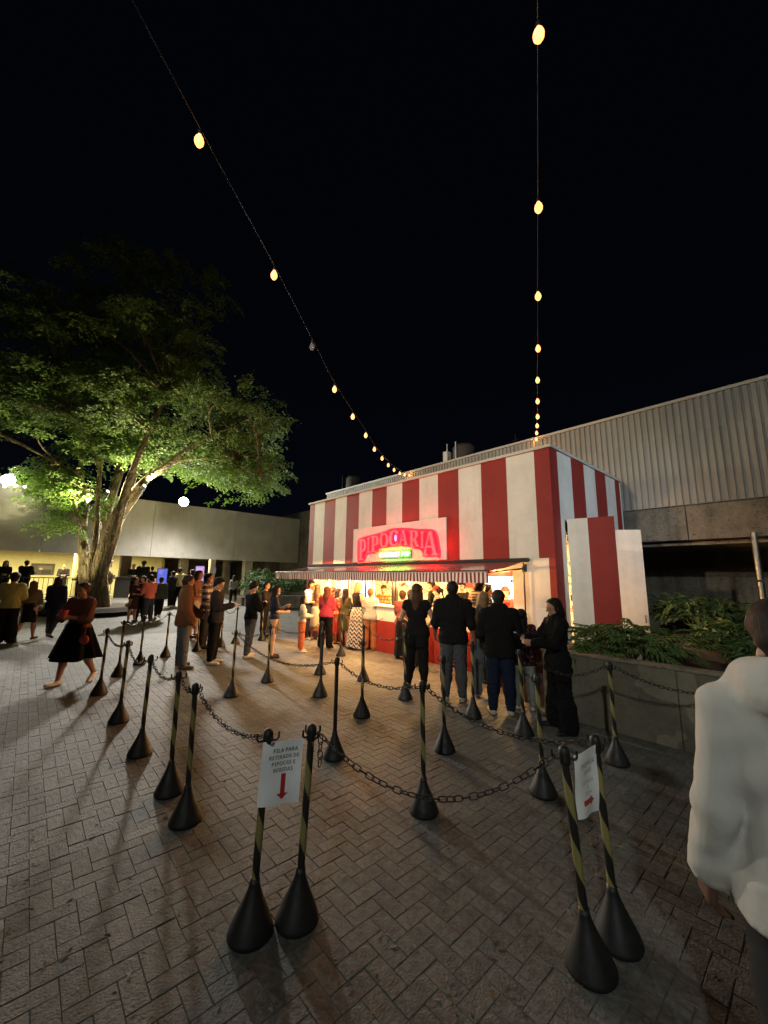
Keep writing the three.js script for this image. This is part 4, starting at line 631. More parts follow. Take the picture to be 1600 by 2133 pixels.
// chains of stadium shaped links
const linkGeo = (() => { const pts = []; for (let i = 0; i < 20; i++) { const a = i / 20 * Math.PI * 2, s = Math.sin(a), c = Math.cos(a); pts.push(V(c * 0.0145, s * 0.0145 + Math.sign(s) * 0.0115 * Math.min(1, Math.abs(s) * 3), 0)); } return new THREE.TubeGeometry(new THREE.CatmullRomCurve3(pts, true), 20, 0.0036, 6, true); })();
function chain(i, j, sag, label, fine, end) {
  const A = typeof i === 'number' ? posts[i] : i, B = end ?? posts[j], dir = B.clone().sub(A), L0 = dir.length(), un = dir.clone().setY(0).normalize(), off = 0.055;
  const a = A.clone().addScaledVector(un, off), b = B.clone().addScaledVector(un, -off);
  const at = (t) => a.clone().lerp(b, t).add(V(0, -4 * sag * t * (1 - t), 0));
  const pitch = 0.042; let len = 0, last = at(0); const cum = [0]; for (let k = 1; k <= 200; k++) { const q = at(k / 200); len += q.distanceTo(last); cum.push(len); last = q; }
  const n = Math.max(4, Math.round(len / pitch)), inv = (s) => { let k = 0; while (k < 199 && cum[k + 1] < s) k++; return (k + (s - cum[k]) / Math.max(1e-6, cum[k + 1] - cum[k])) / 200; };
  const o = thing('barrier_chain', label, 'chain', [a.x, a.y, a.z], 0, 'black barrier chains'), gs = [], q = new THREE.Quaternion();
  for (let k = 0; k < n; k++) {
    const t0 = inv(len * k / n), t1 = inv(len * (k + 1) / n), p = at(t0).lerp(at(t1), 0.5).sub(a), d = at(t1).sub(at(t0)).normalize();
    q.setFromUnitVectors(V(0, 1, 0), d); const tw = new THREE.Quaternion().setFromAxisAngle(d, (k % 2) * Math.PI / 2 + 0.6 + 0.5 * Math.sin(k * 1.3 + i)); q.premultiply(tw);
    if (fine) { const m = part('link', linkGeo, M.blackPlastic, o); m.position.copy(p); m.quaternion.copy(q); } else { const g = linkGeo.clone(); g.applyQuaternion(q); g.translate(p.x, p.y, p.z); gs.push(g); }
  }
  if (!fine) { scene.remove(o); const m = new THREE.Mesh(merge(gs), M.blackPlastic); m.name = o.name; m.userData = o.userData; m.position.copy(o.position); m.rotation.copy(o.rotation); scene.add(m); }
}
chain(2, 3, 0.27, 'long chain sagging between the two notices', true); chain(6, 1, 0.10, 'chain from the down arrow notice to the first post behind it', true); chain(7, 6, 0.06, 'short chain between first and second post behind the down arrow notice', true); chain(8, 7, 0.09, 'chain between second and third post behind the down arrow notice', true); chain(9, 8, 0.12, 'chain between third and fourth post behind the down arrow notice', true); chain(10, 9, 0.10, 'chain reaching the post by the woman in the full skirt', false);
chain(5, 4, 0.12, 'chain from the lone striped post to the right arrow notice', true); chain(20, 5, 0.10, 'chain from the plain black post to the lone striped post', true); chain(16, 20, 0.20, 'chain from the plain black post towards the jeans and black sweater', false); chain(16, 17, 0.10, 'chain at the knees of the man in black sweater', false); chain(17, 22, 0.14, 'chain in front of the girl in orange trousers', false); chain(23, 32, 0.20, 'chain across the chevron skirt to the kiosk base', false); chain(24, 26, 0.13, 'chain before the rust trousers to the woman in black', false);
chain(15, 19, 0.10, 'chain behind the quilted jacket', false); chain(11, 12, 0.1, 'chain behind the woman in the full skirt', false); chain(12, 13, 0.1, 'chain left of the brown jacket', false); chain(13, 14, 0.12, 'chain behind the brown jacket', false); chain(29, 31, 0.16, 'chain behind the woman in the black suit', false); chain(31, 33, 0.20, 'chain along the planter wall', false);
{ // loose end hanging from a hook
  const p = posts[2].clone(), o = thing('loose_chain', 'short loose chain end hanging from the post beside the down arrow notice', 'chain', [p.x, p.y, p.z]);
  const e = toLocal(toWorld(p).add(V(0.055, 0, 0))).sub(p); for (let k = 0; k < 4; k++) { const m = part('link', linkGeo, M.blackPlastic, o); m.position.set(e.x, -0.03 - k * 0.04, e.z); m.rotation.y = (k % 2) * Math.PI / 2 + 0.4; } }
// paper notices
function notice(label, corners, draw, w, h) {                             // corners: local points TL, TR, BR, BL; a sheet 1 mm thick with a slight curl
  const c = document.createElement('canvas'); c.width = 724; c.height = 1024; draw(c.getContext('2d'), 724, 1024); const tex = new THREE.CanvasTexture(c); tex.colorSpace = THREE.SRGBColorSpace; tex.anisotropy = 8;
  const n = 14, P = [], U = [], I = [], [tl, tr, br, bl] = corners, nor = tr.clone().sub(tl).cross(bl.clone().sub(tl)).normalize().negate(), o0 = bl.clone();
  for (const side of [1, -1]) for (let j = 0; j <= n; j++) for (let i = 0; i <= n; i++) { const u = i / n, v = j / n, q = tl.clone().lerp(tr, u).lerp(bl.clone().lerp(br, u), v).addScaledVector(nor, side * 0.0006 + 0.012 * Math.sin(u * 5.2 + 0.6) * (0.5 + 0.5 * v) + 0.004 * Math.sin(v * 7 + u * 3)).sub(o0); P.push(q.x, q.y, q.z); U.push(side > 0 ? u : 0.01, side > 0 ? 1 - v : 0.99); }
  const N = (n + 1) * (n + 1); for (let j = 0; j < n; j++) for (let i = 0; i < n; i++) { const a = j * (n + 1) + i; I.push(a, a + n + 1, a + 1, a + 1, a + n + 1, a + n + 2); const b = a + N; I.push(b, b + 1, b + n + 1, b + 1, b + n + 2, b + n + 1); }
  const g = new THREE.BufferGeometry(); g.setAttribute('position', new THREE.Float32BufferAttribute(P, 3)); g.setAttribute('uv', new THREE.Float32BufferAttribute(U, 2)); g.setIndex(I); g.computeVertexNormals();
  const t = thing('paper_notice', label, 'notice', [o0.x, o0.y, o0.z]); part('sheet', g, new THREE.MeshStandardMaterial({ map: tex, roughness: 0.55, side: THREE.DoubleSide }), t);
}
const depthOf = (p) => -toWorld(p).z, atD = (u, v, d) => { const r = ray(u, v); return toLocal(V(0, EYE, 0).addScaledVector(r, d / -r.z)); };
const lines = (g, list) => { for (const [t, x, y, s, c, wt] of list) { g.fillStyle = c; g.font = `${wt ?? 'bold'} ${s}px sans-serif`; g.textAlign = 'center'; g.fillText(t, x, y); } };
{
  const d1 = depthOf(posts[1]) - 0.03, d2 = d1 + 0.10;
  notice('white paper notice with black lettering and a red down arrow', [atD(548, 1546, d1), atD(633, 1538, d2), atD(622, 1672, d2), atD(534, 1680, d1)], (g, w, h) => {
    g.fillStyle = '#e9ebee'; g.fillRect(0, 0, w, h); lines(g, [['FILA PARA', w * 0.57, 190, 92, '#1b1b1d'], ['RETIRADA DE', w * 0.55, 300, 88, '#6d6468'], ['PIPOCAS E', w * 0.55, 408, 88, '#6d6468'], ['BEBIDAS', w * 0.55, 512, 88, '#6d6468']]);
    g.fillStyle = '#b3262b'; g.fillRect(w * 0.52, 545, 82, 330); g.beginPath(); g.moveTo(w * 0.52 - 62, 850); g.lineTo(w * 0.52 + 144, 850); g.lineTo(w * 0.52 + 41, 945); g.fill();
  });
  const d3 = depthOf(posts[3]) + 0.0, d4 = depthOf(posts[4]) - 0.02;
  notice('white paper notice with grey lettering and a red right arrow', [atD(1193, 1574, d3), atD(1245, 1550, d4), atD(1250, 1690, d4), atD(1201, 1706, d3)], (g, w, h) => {
    g.fillStyle = '#e6e8ea'; g.fillRect(0, 0, w, h); lines(g, [['ENTRADA', w * 0.55, 270, 112, '#8d9297'], ['CAIXA', w * 0.57, 390, 96, '#9a9fa3'], ['RETIRADA', w * 0.56, 545, 84, '#8f9498', 'normal'], ['DE', w * 0.56, 630, 74, '#8f9498', 'normal'], ['SENHA', w * 0.56, 715, 80, '#8f9498', 'normal']]);
    g.fillStyle = '#b5453f'; g.fillRect(w * 0.27, 775, 270, 80); g.beginPath(); g.moveTo(w * 0.27 + 260, 735); g.lineTo(w * 0.27 + 390, 815); g.lineTo(w * 0.27 + 260, 895); g.fill();
  });
}
{ // small lectern the woman in the suit writes on
  const p = onGround(1122, 1462), t = thing('lectern', 'low brown lectern with a dark slanted top before the woman in the suit', 'lectern', [p.x, 0, p.z], 0.1);
  part('body', bevelBox(-0.16, 0, -0.16, 0.16, 0.95, 0.16, 0.01), mat(0.09, 0.03, 0.02, 0.6), t); const top = part('top', bevelBox(-0.22, 0, -0.2, 0.22, 0.03, 0.2, 0.006), M.black, t); top.position.y = 0.96; top.rotation.x = 0.12;
}
// ---------------------------------------------------------------- people: a field of tapered capsules, meshed by surface nets
function surface(prims, { cell, k = 0.03, inflate = 0, cut, wrinkle = 0, drape = 0, frame }) {
  let lo = [1e9, 1e9, 1e9], hi = [-1e9, -1e9, -1e9];
  for (const p of prims) for (let c = 0; c < 3; c++) { const R = Math.max(p.ra, p.rb) + inflate; lo[c] = Math.min(lo[c], p.a[c] - R, p.b[c] - R); hi[c] = Math.max(hi[c], p.a[c] + R, p.b[c] + R); }
  for (let c = 0; c < 3; c++) { lo[c] -= 2.5 * cell; hi[c] += 2.5 * cell; }
  const nx = Math.ceil((hi[0] - lo[0]) / cell) + 1, ny = Math.ceil((hi[1] - lo[1]) / cell) + 1, nz = Math.ceil((hi[2] - lo[2]) / cell) + 1, F = new Float32Array(nx * ny * nz).fill(0.2);
  for (const p of prims) {
    const R = Math.max(p.ra, p.rb) + inflate + k + 2 * cell, i0 = [0, 0, 0], i1 = [nx - 1, ny - 1, nz - 1];
    for (let c = 0; c < 3; c++) { i0[c] = Math.max(0, Math.floor((Math.min(p.a[c], p.b[c]) - R - lo[c]) / cell)); i1[c] = Math.min(i1[c], Math.ceil((Math.max(p.a[c], p.b[c]) + R - lo[c]) / cell)); }
    const [ax, ay, az] = p.a, bx = p.b[0] - ax, by = p.b[1] - ay, bz = p.b[2] - az, bb = bx * bx + by * by + bz * bz || 1e-9, fx = 1 / (p.fx ?? 1), fy = 1 / (p.fy ?? 1), fz = 1 / (p.fz ?? 1), dr = p.rb - p.ra, kk = p.k ?? k;
    for (let z = i0[2]; z <= i1[2]; z++) for (let y = i0[1]; y <= i1[1]; y++) for (let x = i0[0]; x <= i1[0]; x++) {
      const px = lo[0] + x * cell - ax, py = lo[1] + y * cell - ay, pz = lo[2] + z * cell - az; let t = (px * bx + py * by + pz * bz) / bb; t = t < 0 ? 0 : t > 1 ? 1 : t;
      const qx = (px - bx * t) * fx, qy = (py - by * t) * fy, qz = (pz - bz * t) * fz, d = (Math.sqrt(qx * qx + qy * qy + qz * qz) - p.ra - dr * t) * (p.s ?? 1), i = (z * ny + y) * nx + x, o = F[i], h = kk - Math.abs(o - d);
      F[i] = (o < d ? o : d) - (h > 0 ? h * h / (4 * kk) : 0);
    }
  }
  if (inflate || cut || wrinkle || drape) for (let z = 0, i = 0; z < nz; z++) for (let y = 0; y < ny; y++) for (let x = 0; x < nx; x++, i++) {
    const X = lo[0] + x * cell, Y = lo[1] + y * cell, Z = lo[2] + z * cell; let f = F[i]; if (f > 0.15) continue; f -= inflate;
    if (wrinkle) { const q = Math.sin(Y * 17 + X * 11 + 2.2 * Math.sin(X * 19 - Z * 13) + 1.4 * Math.sin(Y * 7)), r = Math.sin(Y * 31 - X * 23 + Z * 17 + 2.6 * Math.sin(Y * 11 + X * 9)); f += wrinkle * (1.5 * (1 - 2 * Math.abs(q)) * Math.abs(r) + 0.7 * (1 - 2 * Math.abs(r))); }
    if (drape) { const q = Math.sin(X * 41 + Z * 29 + 1.3 * Math.sin(Y * 6 + X * 3) + 0.8 * Math.sin(Y * 15)), r = Math.sin(X * 19 - Z * 33 + Y * 9 + 1.6 * Math.sin(Y * 8)); f += drape * (0.8 * q * Math.abs(q) + 0.7 * (1 - 2 * Math.abs(r)) + 0.35 * Math.sin(Y * 46 + X * 31 + 3 * r)); }
    if (cut) f = Math.max(f, cut(X, Y, Z)); F[i] = f;
  }
  const P = [], idx = new Int32Array(nx * ny * nz).fill(-1), I = [], E = [[0, 1], [2, 3], [4, 5], [6, 7], [0, 2], [1, 3], [4, 6], [5, 7], [0, 4], [1, 5], [2, 6], [3, 7]], off = [0, 1, nx, nx + 1, nx * ny, nx * ny + 1, nx * ny + nx, nx * ny + nx + 1], v = new Float32Array(8);
  for (let z = 0; z < nz - 1; z++) for (let y = 0; y < ny - 1; y++) for (let x = 0; x < nx - 1; x++) {
    const b = (z * ny + y) * nx + x; let m = 0; for (let c = 0; c < 8; c++) { v[c] = F[b + off[c]]; if (v[c] < 0) m |= 1 << c; } if (m === 0 || m === 255) continue;
    let sx = 0, sy = 0, sz = 0, n = 0; for (const [p, q] of E) { if (((m >> p) & 1) === ((m >> q) & 1)) continue; const t = v[p] / (v[p] - v[q]); sx += (p & 1) + t * ((q & 1) - (p & 1)); sy += ((p >> 1) & 1) + t * (((q >> 1) & 1) - ((p >> 1) & 1)); sz += (p >> 2) + t * ((q >> 2) - (p >> 2)); n++; }
    idx[b] = P.length / 3; P.push(lo[0] + (x + sx / n) * cell, lo[1] + (y + sy / n) * cell, lo[2] + (z + sz / n) * cell);
  }
  const quad = (a, b, c, d, flip) => { if (a < 0 || b < 0 || c < 0 || d < 0) return; if (flip) I.push(a, c, b, b, c, d); else I.push(a, b, c, b, d, c); };
  const sX = 1, sY = nx, sZ = nx * ny;
  for (let z = 1; z < nz - 1; z++) for (let y = 1; y < ny - 1; y++) for (let x = 1; x < nx - 1; x++) {
    const b = z * sZ + y * sY + x, s = F[b] < 0;
    if (s !== F[b + sX] < 0) quad(idx[b - sY - sZ], idx[b - sZ], idx[b - sY], idx[b], !s);
    if (s !== F[b + sY] < 0) quad(idx[b - sX - sZ], idx[b - sX], idx[b - sZ], idx[b], !s);
    if (s !== F[b + sZ] < 0) quad(idx[b - sX - sY], idx[b - sY], idx[b - sX], idx[b], !s);
  }
  const g = new THREE.BufferGeometry(); g.setAttribute('position', new THREE.Float32BufferAttribute(P, 3)); g.setIndex(I); g.computeVertexNormals();
  if (frame) g.applyMatrix4(frame);
  const q = g.attributes.position, uv = new Float32Array(q.count * 2); for (let i = 0; i < q.count; i++) { uv[2 * i] = q.getX(i) + q.getZ(i); uv[2 * i + 1] = q.getY(i); } g.setAttribute('uv', new THREE.BufferAttribute(uv, 2)); return g;
}
const C3 = (a, b, ra, rb = ra, more = {}) => ({ a: a.toArray ? a.toArray() : a, b: b.toArray ? b.toArray() : b, ra, rb, ...more });
const clothMats = {}, clothOf = (c) => (clothMats[c.join()] ??= new THREE.MeshPhysicalMaterial({ color: lin(...c), roughness: 0.95, specularIntensity: 0.3, bumpMap: clothBump, bumpScale: 0.0016 }));
const SKIN = { light: [0.46, 0.27, 0.18], tan: [0.34, 0.18, 0.11], brown: [0.19, 0.095, 0.055], dark: [0.10, 0.05, 0.03] };
const skinMats = {}, skinOf = (k) => (skinMats[k] ??= new THREE.MeshPhysicalMaterial({ color: lin(...SKIN[k]), roughness: 0.55, sheen: 0.2 }));
const hairMats = {}, hairOf = (c) => (hairMats[c.join()] ??= new THREE.MeshPhysicalMaterial({ color: lin(...c), roughness: 0.65, specularIntensity: 0.35, bumpMap: hairBump, bumpScale: 0.003 }));
const shoeMat = (c) => mat(...c, 0.6);
/* o: u, v feet pixel; top head-top pixel row; face: yaw in the courtyard frame (0 looks out of the kiosk's front, PI looks at it); look: parts */
function person(o) {
  const p = o.at ? V(...o.at) : onGround(o.u, o.v), w = toWorld(p), depth = -w.z;
  let h = o.h; if (!h) { const r = ray(o.u, o.hd); h = EYE + r.y / -r.z * depth - p.y; }                     // height from the head's pixel row
  const dist = w.distanceTo(V(0, EYE, 0)), cell = (o.cell ?? (dist < 7 ? 0.0135 : dist < 11 ? 0.0175 : dist < 16 ? 0.022 : 0.028)) * h / 1.7, fem = o.fem ? 1 : 0, fat = (o.fat ?? 1);
  const t = thing('person', o.label, 'person', [p.x, p.y, p.z], o.face ?? Math.PI);
  const s = h, head = V(0, 0.93 * s, 0.012 * s);
  // legs
  const legs = [-1, 1].map((d) => {
    const L = (d < 0 ? o.legR : o.legL) ?? {}, hip = V(d * 0.05 * s * (1 + 0.1 * fem), 0.52 * s, 0), a = L.p ?? 0, out = L.o ?? 0.045, kb = L.k ?? 0.03;
    const dir = (q) => V(d * Math.sin(out) * Math.cos(q), -Math.cos(q) * Math.cos(out), Math.sin(q)), knee = hip.clone().addScaledVector(dir(a), 0.245 * s), ank = knee.clone().addScaledVector(dir(a - kb), 0.238 * s), ft = a - kb - (L.f ?? -(a - kb)), toe = V(d * 0.2, 0, 1).normalize();
    toe.applyAxisAngle(V(1, 0, 0), -(ft) * 0 + (L.tip ?? 0)); return { d, hip, knee, ank, toe };
  });
  const low = Math.min(...legs.map((l) => Math.min(l.ank.y - 0.038 * s, l.ank.y + l.toe.y * 0.11 * s - 0.016 * s))), dy = -low; for (const l of legs) for (const q of [l.hip, l.knee, l.ank]) q.y += dy; head.y += dy;
  const Y = (f) => f * s + dy, lean = o.lean ?? 0, LZ = (f) => Math.max(0, f - 0.55) * s * Math.tan(lean); head.z += LZ(0.93);
  // torso
  const tor = [], T3 = (x, f, ra, fz, x2 = -x, more = {}) => tor.push(C3([-Math.abs(x) * s, Y(f), LZ(f)], [Math.abs(x2) * s, Y(f), LZ(f)], ra * s * fat, ra * s * fat, { fz, s: 0.9, ...more }));
  T3(0.042 + 0.008 * fem, 0.525, 0.062 + 0.005 * fem, 0.92); T3(0.036, 0.58, 0.058, 0.85); T3(0.032 - 0.006 * fem, 0.635, 0.057 - 0.005 * fem, 0.80); T3(0.05 - 0.008 * fem, 0.71, 0.061 - 0.003 * fem, 0.80); T3(0.068 - 0.008 * fem, 0.77, 0.052, 0.82); T3(0.055, 0.80, 0.038, 0.85);
  if (fem) for (const d of [-1, 1]) tor.push(C3([d * 0.036 * s, Y(0.725), LZ(0.725) + 0.028 * s], [d * 0.036 * s, Y(0.72), LZ(0.72) + 0.036 * s], 0.032 * s));
  tor.push(C3([0, Y(0.56), LZ(0.56)], [0, Y(0.77), LZ(0.77)], 0.06 * s * fat, 0.06 * s * fat, { fz: 0.8, s: 0.9 }));
  const neck = [C3([0, Y(0.795), LZ(0.8) - 0.006 * s], [0, Y(0.885), LZ(0.885) + 0.002 * s], (0.036 - 0.005 * fem) * s, (0.031 - 0.004 * fem) * s)];
  for (const d of [-1, 1]) neck.push(C3([0, Y(0.825), LZ(0.82) - 0.008 * s], [d * 0.09 * s, Y(0.805), LZ(0.8)], 0.022 * s, 0.026 * s));
  // arms
  const arms = [-1, 1].map((d) => {
    const A = (d < 0 ? o.armR : o.armL) ?? {}, sx = (0.112 - 0.012 * fem) * s * (0.4 + 0.6 * fat), sh = V(d * sx, Y(0.803), LZ(0.803)), a = A.p ?? 0.05, b = A.o ?? 0.12, c = A.e ?? 0.2, q = A.i ?? 0.15;
    const up = V(d * Math.sin(b), -Math.cos(b) * Math.cos(a), Math.sin(a) * Math.cos(b)).normalize(), el = sh.clone().addScaledVector(up, 0.172 * s), fw = V(-d * Math.sin(q), A.u ?? 0, Math.cos(q)), pe = fw.clone().addScaledVector(up, -fw.dot(up)).normalize(), fo = up.clone().multiplyScalar(Math.cos(c)).addScaledVector(pe, Math.sin(c)).normalize(), wr = el.clone().addScaledVector(fo, 0.148 * s);
    return { d, sh, el, wr, fo };
  });
  const armP = arms.flatMap((a) => [C3(a.sh, a.el, 0.030 * s * (0.5 + 0.5 * fat), 0.0235 * s), C3(a.el, a.el.clone().lerp(a.wr, 0.35), 0.0235 * s, 0.0235 * s), C3(a.el.clone().lerp(a.wr, 0.35), a.wr, 0.0235 * s, 0.0155 * s)]);
  const legP = legs.flatMap((l) => { const m = l.knee.clone().lerp(l.ank, 0.35).add(V(0, 0, -0.008 * s)); return [C3(l.hip, l.knee, 0.056 * s * (0.4 + 0.6 * fat), 0.035 * s), C3(l.knee, m, 0.034 * s, 0.034 * s), C3(m, l.ank, 0.034 * s, 0.02 * s)]; });
  const footP = legs.map((l) => C3(l.ank.clone().add(V(0, -0.020 * s, 0)).addScaledVector(l.toe, -0.018 * s), l.ank.clone().add(V(0, -0.024 * s, 0)).addScaledVector(l.toe, 0.098 * s), 0.021 * s, 0.0165 * s, { fx: 1.1 }));
  // head, in its own frame so that it can turn and nod
  const hm = new THREE.Matrix4().makeRotationFromEuler(new THREE.Euler(o.nod ?? 0, o.look ?? 0, o.tilt ?? 0, 'YXZ')); hm.setPosition(head);
  const hs = s * (o.big ?? 1), hp = (x, y, z) => [x * hs, y * hs, z * hs];
  const headP = [C3(hp(0, 0.016, -0.014), hp(0, 0.014, 0.004), 0.0525 * hs, 0.049 * hs, { fx: 0.9, s: 0.9 }), C3(hp(0, 0.0, 0.014), hp(0, -0.046, 0.026), 0.041 * hs, 0.024 * hs, { fx: 0.95 }), C3(hp(-0.016, -0.036, 0.012), hp(0.016, -0.036, 0.012), 0.026 * hs), C3(hp(0, 0.0, 0.053), hp(0, -0.016, 0.0625), 0.0045 * hs, 0.0075 * hs, { k: 0.006 }), C3(hp(-0.011, -0.034, 0.0465), hp(0.011, -0.034, 0.0465), 0.0055 * hs, 0.0055 * hs, { k: 0.006 }), C3(hp(-0.02, 0.013, 0.046), hp(0.02, 0.013, 0.046), 0.006 * hs, 0.006 * hs, { k: 0.008 })];
  for (const d of [-1, 1]) headP.push(C3(hp(d * 0.0465, 0.004, -0.006), hp(d * 0.047, -0.010, -0.004), 0.012 * hs, 0.008 * hs, { fx: 0.45, k: 0.006 }));
  headP.push(C3(hp(0, -0.03, -0.006), hp(0, -0.06, -0.012), 0.034 * hs, 0.031 * hs));
  const hcell = Math.max(0.0055, Math.min(0.012, cell * 0.5)), headG = surface(headP, { cell: hcell, k: 0.014, frame: hm });
  // hands
  const handG = arms.map((a) => {
    const inw = V(-a.d, 0, 0.15), n = inw.clone().addScaledVector(a.fo, -inw.dot(a.fo)).normalize(), ac = a.fo.clone().cross(n).multiplyScalar(-a.d).normalize(), P = [], Q = (al, cr, no) => a.wr.clone().addScaledVector(a.fo, al * s).addScaledVector(ac, cr * s).addScaledVector(n, no * s).toArray();
    const front = ac.z >= 0 ? 1 : -1;
    for (const c of [-0.013, -0.004, 0.005, 0.013]) P.push(C3(Q(-0.004, c * 0.7, 0), Q(0.045, c, 0.002), 0.0095 * s, 0.009 * s, { k: 0.008 }));
    const curl = (a.d < 0 ? o.armR : o.armL)?.curl ?? 0.5;
    [[-0.0145, 0.040], [-0.005, 0.046], [0.005, 0.050], [0.0145, 0.045]].forEach(([c, l], i) => { const cc = c * front * -1, k1 = curl * (0.8 + 0.12 * i), a1 = [0.048 + Math.cos(k1) * l * 0.5, cc * 1.05, 0.002 + Math.sin(k1) * l * 0.5], a2 = [a1[0] + Math.cos(k1 * 2.1) * l * 0.5, cc * 1.05, a1[2] + Math.sin(k1 * 2.1) * l * 0.5]; P.push(C3(Q(0.046, cc, 0.002), Q(...a1), 0.0058 * s, 0.0052 * s, { k: 0.003 }), C3(Q(...a1), Q(...a2), 0.0052 * s, 0.0042 * s, { k: 0.003 })); });
    P.push(C3(Q(0.006, 0.012 * front, 0.003), Q(0.030, 0.026 * front, 0.010), 0.0085 * s, 0.0065 * s, { k: 0.006 }), C3(Q(0.030, 0.026 * front, 0.010), Q(0.05, 0.026 * front, 0.018), 0.006 * s, 0.0048 * s, { k: 0.003 }));
    return surface(P, { cell: dist < 6 ? 0.0042 : dist < 10 ? 0.006 : 0.009, k: 0.008 });
  });
  const bodyG = surface([...tor, ...neck, ...armP, ...legP, ...footP], { cell, k: 0.028 * s / 1.7 });
  part('body', [bodyG, headG, ...handG], skinOf(o.skin ?? 'tan'), t);
  if (o.eyes) { const es = []; for (const d of [-1, 1]) { const g = new THREE.SphereGeometry(0.0078 * hs, 10, 8); g.translate(d * 0.0185 * hs, 0.003 * hs, 0.0465 * hs); g.applyMatrix4(hm); es.push(g); } part('eyes', es, mat(0.03, 0.02, 0.015, 0.2), t); }
  // clothes
  const put = (name, g, c, fn) => {
    if (!fn) return part(name, g, o.plain ? mat(...c, 1, { bumpMap: clothBump, bumpScale: 0.0006 }) : clothOf(c), t);
    const q = g.attributes.position, col = new Float32Array(q.count * 3); for (let i = 0; i < q.count; i++) col.set(fn(q.getX(i), q.getY(i) - dy, q.getZ(i)), i * 3); g.setAttribute('color', new THREE.BufferAttribute(col, 3)); return part(name, g, new THREE.MeshPhysicalMaterial({ vertexColors: true, roughness: 0.95, specularIntensity: 0.3, bumpMap: clothBump, bumpScale: 0.0016 }), t);
  };
  const top = o.top, bot = o.bot, nl = top?.neck ?? 0.838;
  if (top) {
    const sl = top.sleeve ?? 1, tk = top.slim ?? 1, sp = arms.flatMap((a) => { const L = []; if (sl > 0) L.push(C3(a.sh, a.sh.clone().lerp(a.el, Math.min(1, sl * 2)), 0.031 * s * (0.5 + 0.5 * fat) * tk, 0.026 * s * tk)); if (sl > 0.5) L.push(C3(a.el, a.el.clone().lerp(a.wr, Math.min(0.97, (sl - 0.5) * 2)), 0.026 * s * tk, 0.02 * s * tk)); return L; });
    const hem = Y(top.hem ?? 0.5), inf = (top.loose ?? 0.012) * s / 1.7, ny = Y(nl); const extra = [];
    if (top.puff) extra.push(C3([-0.06 * s, Y(0.55), 0], [0.06 * s, Y(0.55), 0], 0.075 * s * fat, 0.075 * s * fat, { fz: 0.85 }));
    if (top.hood) extra.push(C3([-0.045 * s, Y(0.845), LZ(0.84) - 0.045 * s], [0.045 * s, Y(0.845), LZ(0.84) - 0.045 * s], 0.04 * s), C3([-0.06 * s, Y(0.85), LZ(0.84) - 0.01 * s], [-0.03 * s, Y(0.84), LZ(0.84) + 0.035 * s], 0.026 * s), C3([0.06 * s, Y(0.85), LZ(0.84) - 0.01 * s], [0.03 * s, Y(0.84), LZ(0.84) + 0.035 * s], 0.026 * s), C3([0, Y(0.80), LZ(0.8) - 0.06 * s], [0, Y(0.83), LZ(0.82) - 0.055 * s], 0.04 * s));
    if (top.collar) extra.push(C3([-0.02 * s, Y(0.845), LZ(0.84)], [0.02 * s, Y(0.845), LZ(0.84)], 0.034 * s));
    const hemDrop = tor.filter((q) => q.a[1] < Y(0.6)).map((q) => ({ ...q, a: [q.a[0], Math.min(q.a[1], hem + 0.02 * s), q.a[2]], b: [q.b[0], Math.min(q.b[1], hem + 0.02 * s), q.b[2]] }));
    put('top', surface([...tor, ...(top.hem < 0.5 ? hemDrop : []), ...neck.slice(1), ...sp, ...extra], { cell, k: 0.03 * s / 1.7, inflate: inf, wrinkle: (top.wr ?? 0.0042) * s / 1.7, drape: top.drape ?? 0, cut: (x, y, z) => { let q = Math.abs(x) < 0.2 * s ? hem - y : -1; if (!top.hood && !top.collar) q = Math.max(q, y - ny - (Math.abs(x) > 0.07 * s ? 1 : 0)); if (sl === 0) q = Math.max(q, Math.abs(x) - 0.115 * s); return q; } }), top.c, top.fn);
  }
  if (bot) {
    const wy = Y(bot.waist ?? 0.6);
    if (bot.kind === 'skirt') {
      const hy = Y(bot.hem), r = bot.r * s, nS = 72, nR = 40, P = [], U = [], I = [], lz = 0; // pleated skirt round the hips
      for (let j = 0; j <= nR; j++) for (let i = 0; i <= nS; i++) { const v = j / nR, a = i / nS * Math.PI * 2, y = wy + (hy - wy) * v, f = bot.shape === 'straight' ? Math.min(1, v * 2.2) : Math.pow(v, 0.8), rx = (0.092 + 0.01 * fem) * s * fat * (1 - f) + r * f, rz = 0.066 * s * fat * (1 - f) + r * 0.88 * f + (v > 0.05 ? 0.012 * s : 0), pl = 1 + (bot.pleat ?? 0.06) * v * Math.sin(a * (bot.folds ?? 9) + 1.7 * Math.sin(a * 2)); P.push(Math.cos(a) * rx * pl + (bot.sx ?? 0) * v * s, y + 0.012 * s * v * Math.sin(a * 3 + 1), Math.sin(a) * rz * pl + (bot.sz ?? 0) * v * s); U.push(a, y); }
      for (let j = 0; j < nR; j++) for (let i = 0; i < nS; i++) { const a = j * (nS + 1) + i, b = a + nS + 1; I.push(a, a + 1, b, a + 1, b + 1, b); }
      const g = new THREE.BufferGeometry(); g.setAttribute('position', new THREE.Float32BufferAttribute(P, 3)); g.setAttribute('uv', new THREE.Float32BufferAttribute(U, 2)); g.setIndex(I); g.computeVertexNormals(); const m = put('skirt', g, bot.c, bot.fn); m.material = m.material.clone(); m.material.side = THREE.DoubleSide;
    } else {
